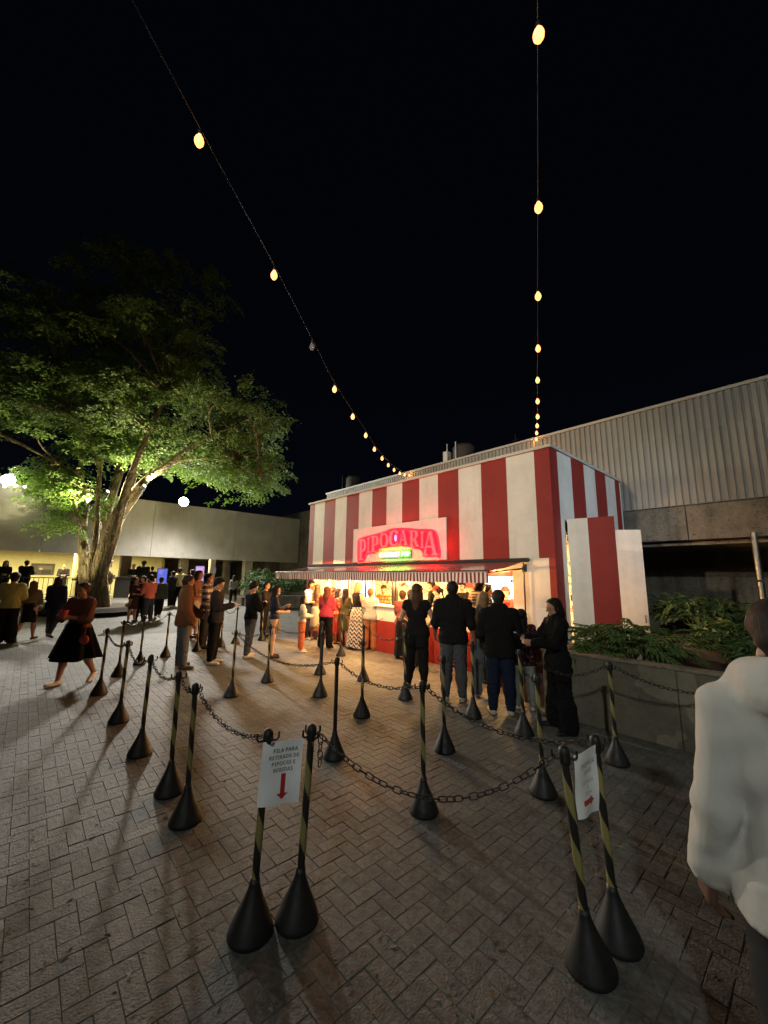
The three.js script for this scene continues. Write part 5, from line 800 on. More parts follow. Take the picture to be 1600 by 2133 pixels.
      const e = bot.end ?? 0.96, flare = (bot.flare ?? 0.026) * s, lp = legs.flatMap((l) => { const en = l.knee.clone().lerp(l.ank, Math.min(1, Math.max(0.02, (e - 0.5) * 2))); return e > 0.5 ? [C3(l.hip, l.knee, 0.060 * s * (0.4 + 0.6 * fat), 0.045 * s), C3(l.knee, l.knee.clone().lerp(en, 0.4), 0.045 * s, Math.max(flare, 0.043 * s)), C3(l.knee.clone().lerp(en, 0.4), en, Math.max(flare, 0.043 * s), flare)] : [C3(l.hip, l.hip.clone().lerp(l.knee, e * 2), 0.06 * s, 0.056 * s)]; });
      put('trousers', surface([...tor.slice(0, 3), ...lp], { cell, k: 0.022 * s / 1.7, inflate: (bot.loose ?? 0.009) * s / 1.7, wrinkle: 0.0038 * s / 1.7, cut: (x, y) => Math.max(y - wy, 0.012 * s - y) }), bot.c, bot.fn);
    }
  }
  if (o.shoe) { const fp = footP.map((q) => ({ ...q, ra: q.ra + 0.004 * s, rb: q.rb + 0.003 * s })); const sc = Math.min(cell, 0.014); part('shoes', surface([...fp, ...legs.map((l) => C3(l.ank.clone().add(V(0, -0.006 * s, 0)), l.ank.clone().add(V(0, -0.02 * s, 0)), 0.025 * s))], { cell: sc, k: 0.012, cut: (x, y) => Math.max(0.004 - y, y - (o.shoeTop ?? 0.075) * s) }), shoeMat(o.shoe), t); }
  // hair and hats
  if (o.hair) {
    const H = o.hair, gs = [], ca = H.cap ?? 0.006, capP = [C3(hp(0, 0.017, -0.016), hp(0, 0.017, 0.002), 0.0565 * hs, 0.053 * hs, { fx: 0.93, s: 0.9 }), C3(hp(0, -0.01, -0.024), hp(0, -0.035, -0.022), 0.042 * hs, 0.033 * hs)];
    if (H.kind !== 'bald') gs.push(surface(capP, { cell: hcell, k: 0.02, inflate: (H.vol ?? 0.002) * hs, wrinkle: 0.0012, cut: (x, y, z) => (-0.55 * y + 0.835 * z) - ca * hs, frame: hm }));
    const L = [], lock = (a, b, r0, r1, m = {}) => L.push(C3(hp(...a), hp(...b), r0 * hs, r1 * hs, m));
    if (H.kind === 'long' || H.kind === 'bob') { const len = H.len ?? (H.kind === 'bob' ? 0.085 : 0.24), wd = H.w ?? 0.05; lock([0, 0.02, -0.03], [0, -len * 0.5, -0.046], 0.045, wd * 0.95, { fz: 0.7 }); lock([0, -len * 0.5, -0.046], [0, -len, -0.05 - (H.out ?? 0)], wd, wd * (H.kind === 'bob' ? 1.05 : 0.75), { fz: 0.6 }); for (const d of [-1, 1]) { lock([d * 0.036, 0.03, 0.0], [d * 0.047, -len * 0.4, -0.008], 0.02, 0.018); lock([d * 0.047, -len * 0.4, -0.008], [d * 0.043, -len * 0.9, -0.03], 0.018, 0.02); } }
    if (H.kind === 'bun') lock([0, 0.035, -0.07], [0, 0.03, -0.075], 0.026, 0.026);
    if (H.kind === 'pony') { lock([0, 0.02, -0.06], [0, 0.0, -0.085], 0.016, 0.02); lock([0, 0.0, -0.085], [0, -0.12, -0.085], 0.021, 0.01); }
    if (H.kind === 'curly') for (let i = 0; i < 26; i++) { const a = i * 2.4, b = Math.acos(1 - 1.3 * (i + 0.5) / 26); lock([Math.cos(a) * Math.sin(b) * 0.05, 0.02 + Math.cos(b) * 0.05, -0.018 + Math.sin(a) * Math.sin(b) * 0.045], [Math.cos(a) * Math.sin(b) * 0.055, 0.02 + Math.cos(b) * 0.055, -0.018 + Math.sin(a) * Math.sin(b) * 0.05], 0.016, 0.016); }
    if (L.length) gs.push(surface(L, { cell: Math.max(0.007, hcell), k: 0.02, wrinkle: 0.0028, frame: hm }));
    if (gs.length) part('hair', gs, hairOf(H.c), t);
  }
  if (o.hat) {
    const gs = [surface([C3(hp(0, 0.026, -0.012), hp(0, 0.024, 0.002), 0.0575 * hs, 0.056 * hs, { fx: 0.95, s: 0.9 })], { cell: hcell, k: 0.01, cut: (x, y, z) => 0.02 * hs - y - 0.1 * z, frame: hm })];
    if (o.hat.brim !== false) { const b = new THREE.CylinderGeometry(0.05 * hs, 0.05 * hs, 0.006 * hs, 20, 1, false, -1.35, 2.7); b.scale(0.95, 1, 1.25); b.rotateX(0.12); b.rotateY(o.hat.back ? Math.PI : 0); b.translate(0, 0.028 * hs, (o.hat.back ? -0.035 : 0.035) * hs); b.applyMatrix4(hm); gs.push(b); }
    part('hat', gs, clothOf(o.hat.c), t);
  }
  if (o.extra) o.extra(t, { s, Y, arms, legs, head, hm, dy });
  return t;
}
function mk(topC, sleeve, hem, botC, flare = 0.03, more = {}) { return { top: Object.assign({ c: topC, sleeve, hem }, more), ...(botC ? { bot: { kind: 'trousers', c: botC, flare } } : {}) }; }
// ---------------------------------------------------------------- the crowd
const N = { black: [0.006, 0.006, 0.0065], char: [0.016, 0.015, 0.016], navy: [0.012, 0.016, 0.035], jeans: [0.055, 0.075, 0.11], dkjeans: [0.009, 0.013, 0.032], ltjeans: [0.16, 0.20, 0.25], grey: [0.12, 0.12, 0.12], white: [0.62, 0.60, 0.55], cream: [0.58, 0.54, 0.45], brown: [0.10, 0.045, 0.025], rust: [0.28, 0.10, 0.04], olive: [0.055, 0.055, 0.025], pink: [0.36, 0.04, 0.07], coral: [0.55, 0.13, 0.10], hairB: [0.012, 0.008, 0.006], hairBr: [0.045, 0.022, 0.011], hairR: [0.10, 0.025, 0.012], blond: [0.30, 0.19, 0.09] };
const front = { p: 0.25, o: 0.12, e: 1.35, i: 0.55 }, phone = { p: 0.35, o: 0.1, e: 1.75, i: 0.5 }, down = { p: 0.02, o: 0.1, e: 0.15 }, cross = { p: 0.3, o: 0.15, e: 1.5, i: 1.25 };
const away = -2.3, left = -0.73, right = 2.41, toCam = 0.84;
const toStore = Math.PI, toRight = Math.PI / 2, toLeft = -Math.PI / 2;
const step = (a) => ({ legL: { p: a, k: a > 0 ? 0.12 : 0.45, tip: a > 0 ? -0.1 : 0.5 }, legR: { p: -a * 0.8, k: a > 0 ? 0.45 : 0.12, tip: a > 0 ? 0.5 : -0.1 } });
// ---- the queue at the serving windows, seen from behind
person({ u: 868, v: 1433, hd: 1216, face: away - 0.3, label: 'woman with long brown hair in a black sleeveless top and black trousers', fem: 1, armL: { p: 0.1, o: 0.38, e: 1.3, i: 0.7 }, armR: { p: 0.1, o: 0.38, e: 1.3, i: 0.7 }, fat: 1.06, hair: { kind: 'long', c: N.hairBr, len: 0.17, w: 0.052 }, skin: 'tan', shoe: N.black, ...mk(N.black, 0.12, 0.49, N.black, 0.022) });
person({ u: 946, v: 1460, hd: 1211, face: away - 0.2, label: 'broad man in a black shirt and grey jeans with cropped hair', fat: 1.12, armL: { p: 0.1, o: 0.2, e: 0.6 }, armR: { p: 0.0, o: 0.22, e: 0.35 }, hair: { kind: 'short', c: N.hairB }, skin: 'brown', shoe: [0.25, 0.24, 0.21], ...mk(N.black, 0.6, 0.47, [0.045, 0.052, 0.06], 0.03, { collar: 1, loose: 0.022 }) });
person({ u: 1012, v: 1452, hd: 1232, face: away - 0.3, label: 'woman with long fair hair leaning on her companion in light flared jeans', fem: 1, tilt: 0.22, armL: front, armR: down, hair: { kind: 'long', c: [0.16, 0.10, 0.05], len: 0.24, w: 0.05 }, skin: 'light', shoe: [0.3, 0.28, 0.25], ...mk(N.black, 1, 0.5, [0.12, 0.14, 0.16], 0.042, {}) });
person({ u: 1046, v: 1488, hd: 1229, face: away - 0.15, label: 'man in a black jacket, dark blue jeans and pale sneakers', fat: 1.1, armL: { p: 0.25, o: 0.15, e: 0.9, i: 0.5 }, armR: { p: 0.1, o: 0.2, e: 0.5 }, hair: { kind: 'short', c: [0.02, 0.016, 0.013] }, skin: 'tan', shoe: [0.36, 0.32, 0.26], ...mk(N.black, 1, 0.45, N.dkjeans, 0.032, { loose: 0.028, collar: 1 }) });
person({ u: 1094, v: 1478, hd: 1269, face: away - 0.3, label: 'girl with long black hair in a dark floral blouse and pale jeans', fem: 1, armL: front, armR: front, hair: { kind: 'long', c: N.hairB, len: 0.26 }, skin: 'tan', shoe: [0.3, 0.28, 0.25], ...mk([0.03, 0.012, 0.016], 1, 0.44, [0.16, 0.17, 0.16], 0.03, { loose: 0.02, fn: (x, y, z) => (Math.sin(x * 95 + 3 * Math.sin(y * 40)) * Math.sin(y * 88 + z * 60) > 0.45 ? [0.16, 0.05, 0.05] : [0.022, 0.012, 0.016]) }) });
person({ u: 1170, v: 1521, hd: 1247, face: left + 0.1, label: 'woman with a dark bob in a black suit with wide trousers', fem: 1, nod: 0.22, armL: { p: 0.55, o: 0.12, e: 1.15, i: 0.3 }, armR: { p: 0.6, o: 0.1, e: 1.2, i: 0.35, curl: 0.7 }, hair: { kind: 'bob', c: N.hairB, len: 0.058, w: 0.047 }, skin: 'tan', shoe: N.black, ...mk(N.black, 0.98, 0.43, N.black, 0.066, { loose: 0.024, collar: 1 }), legL: { o: 0.09 }, legR: { o: 0.07 }, extra: (t, k) => { const a = k.arms[0], c = a.wr.clone().addScaledVector(a.fo, 0.075); const ph = new THREE.BoxGeometry(0.075, 0.012, 0.15); ph.rotateX(-0.5); ph.translate(c.x + 0.02, c.y + 0.03, c.z + 0.03); part('phone', ph, M.black, t); } });
person({ u: 1004, v: 1420, hd: 1211, face: toStore - 0.2, label: 'man in a tan and black striped hooded sweater at the counter', fat: 1.02, armL: front, armR: front, hair: { kind: 'short', c: N.hairB, vol: 0.005 }, skin: 'light', shoe: N.char, ...mk(N.black, 1, 0.47, N.char, 0.03, { hood: 1, loose: 0.022, fn: (x, y) => (Math.sin(y * 118) > -0.1 ? [0.30, 0.20, 0.11] : [0.03, 0.02, 0.016]) }) });
person({ u: 1020, v: 1412, hd: 1218, face: toRight + 0.5, label: 'dark haired man turning to the right at the counter', armL: front, armR: front, hair: { kind: 'short', c: N.hairB, vol: 0.005 }, skin: 'light', shoe: N.char, ...mk(N.char, 0.4, 0.48, N.char, 0.03) });
person({ u: 838, v: 1372, hd: 1230, face: away - 0.4, label: 'person with short brown hair in a dull red top and long black skirt', fem: 1, armL: front, armR: front, hair: { kind: 'short', c: N.hairBr, vol: 0.004 }, skin: 'tan', shoe: N.black, ...mk([0.20, 0.05, 0.045], 0.4, 0.52, null), bot: { kind: 'skirt', c: N.black, hem: 0.05, r: 0.12, pleat: 0.05 } });
person({ u: 770, v: 1354, hd: 1226, face: away - 0.3, label: 'person with cropped hair in a pale denim jacket and rust trousers', fem: 1, armL: front, armR: front, hair: { kind: 'short', c: [0.12, 0.06, 0.03] }, skin: 'tan', shoe: [0.3, 0.2, 0.12], ...mk([0.30, 0.32, 0.30], 0.75, 0.49, N.rust, 0.05, { loose: 0.022, wr: 0.004 }) });
person({ u: 742, v: 1351, hd: 1213, face: right + 0.6, label: 'blonde woman in a black top and long black and white chevron skirt', fem: 1, look: 0.5, armL: front, armR: front, hair: { kind: 'bob', c: N.blond, len: 0.05 }, skin: 'light', shoe: N.black, ...mk(N.black, 0, 0.56, null), bot: { kind: 'skirt', hem: 0.03, r: 0.165, pleat: 0.05, folds: 7, waist: 0.62, fn: (x, y, z) => { const a = Math.atan2(z, x) * 0.32; const q = (y + 0.085 * Math.abs(((a * 6) % 1 + 1) % 1 - 0.5) * 2) / 0.105; return ((q % 1) + 1) % 1 < 0.5 ? [0.013, 0.012, 0.012] : [0.56, 0.52, 0.46]; } } });
person({ u: 717, v: 1346, hd: 1226, face: right + 0.8, label: 'woman with long dark hair in an olive dress', fem: 1, armL: front, armR: front, hair: { kind: 'long', c: N.hairB, len: 0.18 }, skin: 'tan', shoe: N.brown, ...mk(N.olive, 0.45, 0.52, null), bot: { kind: 'skirt', c: N.olive, hem: 0.28, r: 0.105, waist: 0.6 } });
person({ u: 701, v: 1340, hd: 1227, face: right, label: 'girl in a red patterned dress holding snacks', fem: 1, armL: phone, armR: phone, hair: { kind: 'long', c: N.hairB, len: 0.14 }, skin: 'light', shoe: N.brown, ...mk([0.5, 0.07, 0.05], 0.4, 0.52, null, 0, { fn: (x, y, z) => (Math.sin(x * 90) * Math.sin(y * 75 + z * 40) > 0.3 ? [0.55, 0.32, 0.16] : [0.46, 0.05, 0.05]) }), bot: { kind: 'skirt', c: [0.42, 0.05, 0.06], hem: 0.2, r: 0.11, waist: 0.6 } });
person({ u: 677, v: 1350, hd: 1222, face: away - 0.3, label: 'woman with long reddish hair in a pink sweater and black flared trousers', fem: 1, armL: front, armR: front, hair: { kind: 'long', c: N.hairR, len: 0.20, w: 0.06, vol: 0.006 }, skin: 'light', shoe: N.black, ...mk(N.pink, 1, 0.5, N.black, 0.05, { loose: 0.02 }) });
person({ u: 657, v: 1332, hd: 1217, face: away - 0.4, label: 'woman with long brown hair, pale jacket tied at the waist', fem: 1, armL: front, armR: front, hair: { kind: 'long', c: N.hairBr, len: 0.22, w: 0.055 }, skin: 'tan', shoe: N.cream, ...mk([0.11, 0.07, 0.045], 0.5, 0.55, null), bot: { kind: 'skirt', hem: 0.16, r: 0.125, waist: 0.6, folds: 6, pleat: 0.09, fn: (x, y) => (y > 0.40 ? [0.34, 0.31, 0.26] : [0.16, 0.08, 0.07]) } });
person({ u: 643, v: 1331, hd: 1209, face: right - 0.5, label: 'bearded man in a black cap with folded arms and a white shirt', look: 0.2, armL: cross, armR: cross, hair: { kind: 'short', c: N.hairB }, hat: { c: N.black }, skin: 'tan', shoe: N.cream, eyes: 1, ...mk(N.white, 0.5, 0.6, N.navy, 0.035) });
person({ u: 626, v: 1358, hd: 1240, face: right + 0.3, label: 'girl with very long dark hair, white sweater and orange trousers', fem: 1, armL: front, armR: front, hair: { kind: 'long', c: N.hairB, len: 0.30, w: 0.055 }, skin: 'light', shoe: [0.62, 0.55, 0.42], ...mk(N.cream, 1, 0.53, [0.5, 0.13, 0.06], 0.026, { loose: 0.016 }) });
person({ u: 856, v: 1388, hd: 1228, face: away - 0.5, label: 'person with a brown ponytail half hidden by the sleeveless woman', fem: 1, armL: front, armR: front, hair: { kind: 'pony', c: N.hairBr }, skin: 'tan', shoe: N.black, ...mk([0.26, 0.10, 0.08], 0.5, 0.5, N.char, 0.03) });
person({ u: 690, v: 1334, hd: 1224, face: right + 0.6, label: 'woman in a long wine dress between the pink sweater and the red dress', fem: 1, armL: front, armR: front, hair: { kind: 'long', c: N.hairBr, len: 0.15 }, skin: 'light', shoe: N.brown, ...mk([0.16, 0.025, 0.03], 0.5, 0.52, null), bot: { kind: 'skirt', c: [0.16, 0.025, 0.03], hem: 0.12, r: 0.12, waist: 0.6 } });
// ---- staff behind the counter
const inside = (u, v, z, h = 1.66) => { const p = onZ(u, v, z); return [p.x, Math.min(0.25, p.y - h), z]; };
person({ at: inside(800, 1218, -0.75), h: 1.64, face: 0.3, look: 0.5, label: 'attendant in an orange plaid shirt and black cap behind the counter', armL: front, armR: front, hair: { kind: 'short', c: N.hairB }, hat: { c: [0.03, 0.026, 0.022], back: 1 }, skin: 'tan', eyes: 1, ...mk([0.6, 0.1, 0.03], 0.5, 0.5, N.black, 0.03, { loose: 0.016, fn: (x, y, z) => { const a = Math.sin((x + z) * 70) > 0, b = Math.sin(y * 70) > 0; return a && b ? [0.62, 0.30, 0.14] : a || b ? [0.56, 0.10, 0.03] : [0.38, 0.03, 0.02]; } }) });
person({ at: inside(911, 1216, -0.6), h: 1.6, face: -0.7, look: -0.4, nod: 0.2, label: 'attendant in a red cap and grey top behind the counter', fem: 1, armL: front, armR: front, hair: { kind: 'pony', c: N.hairB }, hat: { c: [0.55, 0.03, 0.025] }, skin: 'light', eyes: 1, ...mk([0.10, 0.10, 0.11], 0, 0.5, N.black, 0.03) });
person({ at: inside(899, 1212, -1.3), h: 1.7, face: -0.9, label: 'attendant in a black cap behind the one in the red cap', armL: front, armR: front, hair: { kind: 'short', c: N.hairB }, hat: { c: N.black }, skin: 'tan', ...mk(N.black, 0.5, 0.5, N.black, 0.03) });
person({ at: inside(962, 1214, -1.0), h: 1.7, face: 0.2, label: 'attendant in a black cap beside the cropped head of the broad man', armL: front, armR: front, hair: { kind: 'short', c: N.hairB }, hat: { c: N.black }, skin: 'light', eyes: 1, ...mk(N.char, 0.5, 0.5, N.black, 0.03) });
person({ at: inside(1053, 1219, -0.75), h: 1.62, face: 0.2, look: 0.6, label: 'attendant with a red headscarf in the last window', fem: 1, armL: front, armR: front, hair: { kind: 'bob', c: [0.45, 0.04, 0.03], len: 0.03, w: 0.045 }, hat: { c: [0.5, 0.04, 0.03], brim: false }, skin: 'tan', eyes: 1, ...mk([0.5, 0.04, 0.03], 0.4, 0.5, N.black, 0.03) });
// ---- the queue further left
person({ u: 566, v: 1369, hd: 1220, face: right + 0.3, label: 'girl with long dark hair in a navy shirt and short grey skirt', fem: 1, armL: phone, armR: front, hair: { kind: 'long', c: N.hairB, len: 0.22, w: 0.055 }, skin: 'light', shoe: [0.05, 0.02, 0.02], ...mk(N.navy, 0.4, 0.53, null), bot: { kind: 'skirt', c: [0.13, 0.11, 0.09], hem: 0.33, r: 0.10, waist: 0.6, folds: 12, pleat: 0.05 } });
person({ u: 517, v: 1369, hd: 1212, face: right + 0.75, label: 'man in a black sweater and faded jeans with head bowed', nod: 0.5, armL: phone, armR: phone, hair: { kind: 'short', c: N.hairB, vol: 0.004 }, skin: 'light', shoe: [0.40, 0.37, 0.33], legL: { p: 0.1, k: 0.12 }, legR: { p: -0.12, k: 0.06 }, ...mk(N.black, 1, 0.5, [0.06, 0.065, 0.075], 0.027, { loose: 0.024 }) });
person({ u: 548, v: 1326, hd: 1212, face: right, label: 'man in a dark brown shirt behind the black sweater', armL: front, armR: front, hair: { kind: 'short', c: N.hairB }, skin: 'tan', shoe: N.char, ...mk([0.03, 0.02, 0.016], 1, 0.48, N.char, 0.03) });
person({ u: 441, v: 1382, hd: 1204, face: right + 0.15, label: 'man in a dark quilted jacket, black trousers and white sneakers looking down', nod: 0.45, armL: down, armR: { p: 0.4, o: 0.1, e: 1.5, i: 0.5 }, hair: { kind: 'short', c: N.hairB, vol: 0.004 }, skin: 'light', shoe: [0.62, 0.60, 0.56], ...mk([0.022, 0.021, 0.024], 1, 0.47, N.black, 0.03, { loose: 0.028, fn: (x, y) => (Math.abs(((y / 0.055) % 1 + 1) % 1 - 0.5) < 0.07 ? [0.012, 0.012, 0.013] : [0.026, 0.025, 0.028]) }) });
person({ u: 421, v: 1350, hd: 1194, face: right + 0.2, label: 'man in a horizontally striped polo shirt', armL: front, armR: front, hair: { kind: 'short', c: N.hairB, vol: 0.003 }, skin: 'tan', shoe: N.char, ...mk(N.white, 0.45, 0.48, N.char, 0.034, { fn: (x, y) => (((y / 0.16) % 1 + 1) % 1 < 0.5 ? [0.42, 0.38, 0.33] : [0.10, 0.05, 0.035]) }) });
person({ u: 374, v: 1391, hd: 1198, face: right + 0.5, label: 'man in a bulky brown jacket and blue jeans', fat: 1.12, nod: 0.15, armL: { p: 0.25, o: 0.1, e: 0.7 }, armR: { p: 0.05, o: 0.2, e: 0.4 }, hair: { kind: 'short', c: [0.03, 0.02, 0.015], vol: 0.003 }, skin: 'tan', shoe: [0.09, 0.07, 0.06], legL: { o: 0.1 }, legR: { o: 0.1, p: 0.06 }, ...mk([0.15, 0.07, 0.035], 1, 0.45, [0.085, 0.10, 0.13], 0.036, { loose: 0.04, collar: 1, wr: 0.005 }) });
person({ u: 402, v: 1327, hd: 1188, face: right, label: 'person in a rust top and shorts behind the brown jacket', fem: 1, armL: front, armR: front, hair: { kind: 'long', c: N.hairBr, len: 0.12 }, skin: 'tan', shoe: N.brown, ...mk([0.22, 0.10, 0.06], 0.5, 0.5, [0.3, 0.25, 0.2], 0.05, {}), bot: { kind: 'trousers', c: [0.3, 0.26, 0.2], end: 0.4 } });
person({ u: 328, v: 1287, hd: 1201, face: away + 0.3, label: 'man in a dark green jacket and white sneakers walking', ...step(0.3), armL: down, armR: down, hair: { kind: 'short', c: N.hairB }, skin: 'tan', shoe: N.white, ...mk([0.035, 0.05, 0.045], 1, 0.46, N.black, 0.03, { loose: 0.03 }) });
person({ u: 305, v: 1298, hd: 1197, face: left - 0.4, label: 'man in a coral pink shirt and blue jeans', armL: front, armR: front, hair: { kind: 'short', c: N.hairB }, skin: 'tan', shoe: N.white, ...mk([0.60, 0.17, 0.13], 0.8, 0.5, [0.03, 0.04, 0.06], 0.03, { loose: 0.02 }) });
person({ u: 273, v: 1297, hd: 1203, face: right - 0.3, label: 'woman in a dark short dress with a bag talking to the coral shirt', fem: 1, armL: front, armR: front, hair: { kind: 'bun', c: N.hairBr }, skin: 'tan', shoe: N.black, ...mk([0.03, 0.016, 0.018], 0.5, 0.52, null), bot: { kind: 'skirt', c: [0.03, 0.016, 0.018], hem: 0.3, r: 0.10, waist: 0.6 } });
person({ u: 289, v: 1294, hd: 1200, face: toCam, label: 'woman in a dark top holding a phone between dress and coral shirt', fem: 1, nod: 0.3, armL: phone, armR: phone, hair: { kind: 'long', c: N.hairB, len: 0.1 }, skin: 'light', shoe: N.black, ...mk(N.char, 0.5, 0.5, [0.02, 0.012, 0.014], 0.026) });
person({ u: 354, v: 1264, hd: 1190, face: left, label: 'heavy man all in dark navy by the blue screen', fat: 1.2, armL: front, armR: front, hair: { kind: 'short', c: N.hairB }, skin: 'tan', shoe: N.white, ...mk([0.012, 0.014, 0.026], 1, 0.47, N.black, 0.034, { loose: 0.03 }) });
person({ u: 368, v: 1262, hd: 1183, face: away, label: 'person in a pale yellow shirt beside the blue screen', armL: down, armR: down, hair: { kind: 'short', c: N.hairB }, skin: 'tan', shoe: N.black, ...mk([0.5, 0.48, 0.26], 0.9, 0.5, N.black, 0.03, { loose: 0.02 }) });
person({ u: 484, v: 1259, hd: 1197, face: away + 0.4, label: 'woman in a grey blouse and black trousers walking to the gallery', fem: 1, ...step(0.35), armL: down, armR: down, hair: { kind: 'long', c: N.hairB, len: 0.14 }, skin: 'tan', shoe: N.black, ...mk([0.16, 0.17, 0.17], 0.9, 0.5, N.black, 0.026) });
person({ u: 395, v: 1262, hd: 1186, face: left, label: 'woman with long hair standing before the purple screen', fem: 1, armL: front, armR: front, hair: { kind: 'long', c: N.hairB, len: 0.16 }, skin: 'light', shoe: N.black, ...mk([0.25, 0.22, 0.2], 0.5, 0.5, N.black, 0.028) });
// ---- people by the tree
person({ u: 147, v: 1424, hd: 1213, face: toCam - 0.1, label: 'woman in a full black skirt and brown blouse striding with a red bag', fem: 1, nod: 0.15, armL: { p: 0.35, o: 0.25, e: 1.6, i: 0.6 }, armR: { p: 0.4, o: 0.25, e: 1.7, i: 0.7 }, hair: { kind: 'bun', c: [0.05, 0.025, 0.014], vol: 0.004 }, skin: 'tan', eyes: 1, shoe: [0.7, 0.7, 0.7], legL: { p: -0.2, k: 0.4, tip: 0.6 }, legR: { p: 0.2, k: 0.08, tip: -0.05 }, ...mk([0.13, 0.06, 0.04], 0.7, 0.55, null, 0, { loose: 0.03 }), bot: { kind: 'skirt', c: N.black, hem: 0.25, r: 0.21, pleat: 0.17, folds: 8, waist: 0.61, sz: -0.02 },
  extra: (t, k) => { const a = k.arms[1], c = V(a.el.x + 0.05, k.Y(0.45), a.el.z + 0.08), g = new THREE.SphereGeometry(0.1, 16, 12); g.scale(0.9, 0.8, 0.45); g.translate(c.x, c.y, c.z); part('handbag', g, mat(0.35, 0.05, 0.04, 0.4), t); part('bag_strap', new THREE.TubeGeometry(new THREE.CatmullRomCurve3([V(c.x, c.y + 0.06, c.z), V(a.el.x + 0.02, a.el.y - 0.05, a.el.z + 0.02), V(a.sh.x, a.sh.y + 0.05, a.sh.z)]), 12, 0.008, 5), mat(0.3, 0.04, 0.03, 0.5), t);
    const b = k.arms[0].wr.clone().lerp(k.arms[1].wr, 0.5), cup = lathe([[0.001, 0], [0.05, 0], [0.065, 0.13], [0.06, 0.13], [0.046, 0.01], [0.001, 0.01]], 16); cup.translate(b.x, b.y - 0.02, b.z + 0.06); part('snack_cup', cup, mat(0.45, 0.06, 0.05, 0.6), t); } });
person({ u: 104, v: 1327, hd: 1200, face: away + 0.2, label: 'person with long dark hair in a navy coat and dark trousers walking away', fem: 1, ...step(0.25), armL: front, armR: down, hair: { kind: 'long', c: N.hairB, len: 0.16, w: 0.055 }, skin: 'tan', shoe: N.black, ...mk([0.010, 0.012, 0.024], 1, 0.46, [0.02, 0.024, 0.03], 0.034, { loose: 0.035 }) });
person({ u: 52, v: 1333, hd: 1209, face: away + 0.3, label: 'woman in a beige jacket and short black skirt walking away', fem: 1, ...step(-0.22), armL: down, armR: front, hair: { kind: 'long', c: N.hairBr, len: 0.2, w: 0.055 }, skin: 'tan', shoe: N.brown, ...mk([0.10, 0.075, 0.05], 0.9, 0.56, null, 0, { loose: 0.02 }), bot: { kind: 'skirt', c: N.black, hem: 0.3, r: 0.105, waist: 0.62 } });
person({ u: 8, v: 1340, hd: 1192, face: away + 0.3, label: 'person in a yellow green top and long dark trousers at the edge of the view', armL: front, armR: front, hair: { kind: 'short', c: N.hairB, vol: 0.006 }, skin: 'tan', shoe: N.black, ...mk([0.30, 0.28, 0.09], 0.6, 0.49, N.black, 0.06, { loose: 0.025 }) });
const onTerrace = (u, x) => { const p = onX(u, 1200, x); return [x, TERRACE_Y + 0.02, p.z]; };
person({ at: onTerrace(52, GX - 0.9), h: 1.72, face: toLeft - 0.3, label: 'man in black gesturing behind the black railing', armL: { p: 0.4, o: 0.1, e: 1.2, i: 0.0 }, armR: { p: 0.5, o: 0.1, e: 1.3, i: 0.0 }, hair: { kind: 'short', c: N.hairB, vol: 0.003 }, skin: 'brown', shoe: N.black, ...mk(N.black, 1, 0.46, N.black, 0.034, { loose: 0.03 }) });
person({ at: onTerrace(8, GX - 0.9), h: 1.68, face: toRight, label: 'woman with long dark hair behind the end of the railing', fem: 1, armL: front, armR: front, hair: { kind: 'long', c: N.hairB, len: 0.18 }, skin: 'brown', shoe: N.black, ...mk(N.black, 1, 0.48, N.black, 0.03) });
person({ at: onTerrace(131, GX - 3.4), h: 1.66, face: toRight, label: 'person in a dark jacket far behind the railing', armL: front, armR: front, hair: { kind: 'short', c: N.hairB }, skin: 'tan', shoe: N.black, ...mk(N.char, 1, 0.48, N.char, 0.03) });
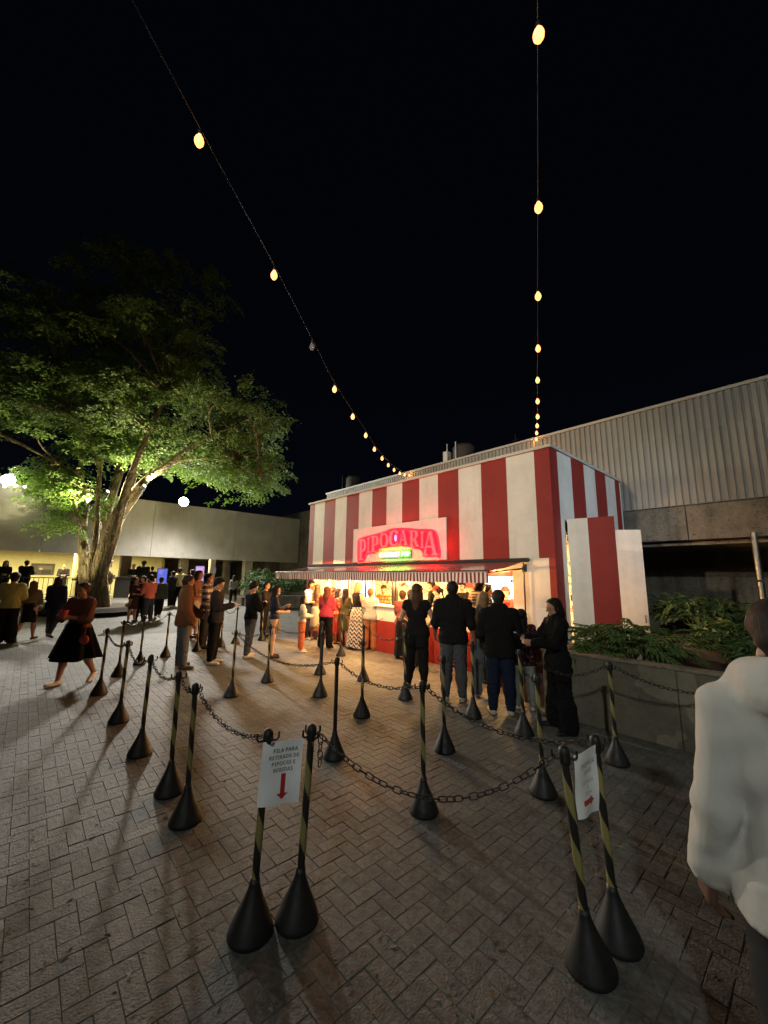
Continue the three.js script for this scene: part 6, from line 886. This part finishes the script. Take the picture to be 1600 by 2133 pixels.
person({ at: onTerrace(164, GX - 1.0), h: 1.35, face: 0, label: 'figure in dark clothes leaning at the railing left of the trunk', armL: front, armR: front, hair: { kind: 'long', c: N.hairB, len: 0.1 }, skin: 'tan', shoe: N.black, ...mk(N.black, 1, 0.48, N.black, 0.03) });
person({ at: onTerrace(297, GX - 0.5), h: 1.86, face: toLeft, label: 'tall man in black standing before the yellow wall', fat: 1.1, armL: front, armR: front, hair: { kind: 'curly', c: N.hairB }, skin: 'brown', shoe: N.black, ...mk(N.black, 1, 0.47, N.black, 0.034, { loose: 0.03 }) });
person({ at: onTerrace(276, GX - 0.6), h: 1.7, face: toRight, label: 'man in dark clothes beside the brown column', armL: front, armR: front, hair: { kind: 'short', c: N.hairB }, skin: 'tan', shoe: N.black, ...mk(N.char, 1, 0.47, N.black, 0.03) });
person({ at: onTerrace(316, GX - 0.7), h: 1.58, face: toLeft, label: 'person in a cap standing left of the blue screen', armL: front, armR: front, hair: { kind: 'short', c: N.hairB }, hat: { c: N.char }, skin: 'tan', shoe: N.black, ...mk(N.black, 1, 0.47, N.black, 0.03) });
// ---- the man in the cream hoodie, close by on the right
const hoodAt = toLocal(V(1.34, 0, -1.33));
person({ at: [hoodAt.x, 0, hoodAt.z], h: 1.80, cell: 0.011, plain: 1, face: away - 0.35, label: 'man in a loose cream hooded sweater and black trousers seen from behind', fat: 1.05, armL: { p: 0.0, o: 0.16, e: 0.35, i: 0.3 }, armR: { p: 0.1, o: 0.16, e: 0.6, i: 0.3 }, hair: { kind: 'short', c: [0.006, 0.005, 0.004], vol: 0.005 }, skin: 'dark', shoe: N.black, ...mk([0.42, 0.40, 0.365], 0.97, 0.465, N.black, 0.036, { hood: 1, loose: 0.03, slim: 0.62, wr: 0.0008, drape: 0.0042 }), extra: (t, k) => { for (const a of k.arms) part('cuff', surface([C3(a.el.clone().lerp(a.wr, 0.9), a.el.clone().lerp(a.wr, 1.03), 0.034 * k.s / 1.8, 0.032 * k.s / 1.8)], { cell: 0.008, k: 0.01 }), clothOf([0.44, 0.42, 0.38]), t); } });

// ---------------------------------------------------------------- shadows on everything, then draw
scene.traverse((o) => { if (o.isMesh) { o.castShadow = true; o.receiveShadow = true; } });
renderer.render(scene, camera);
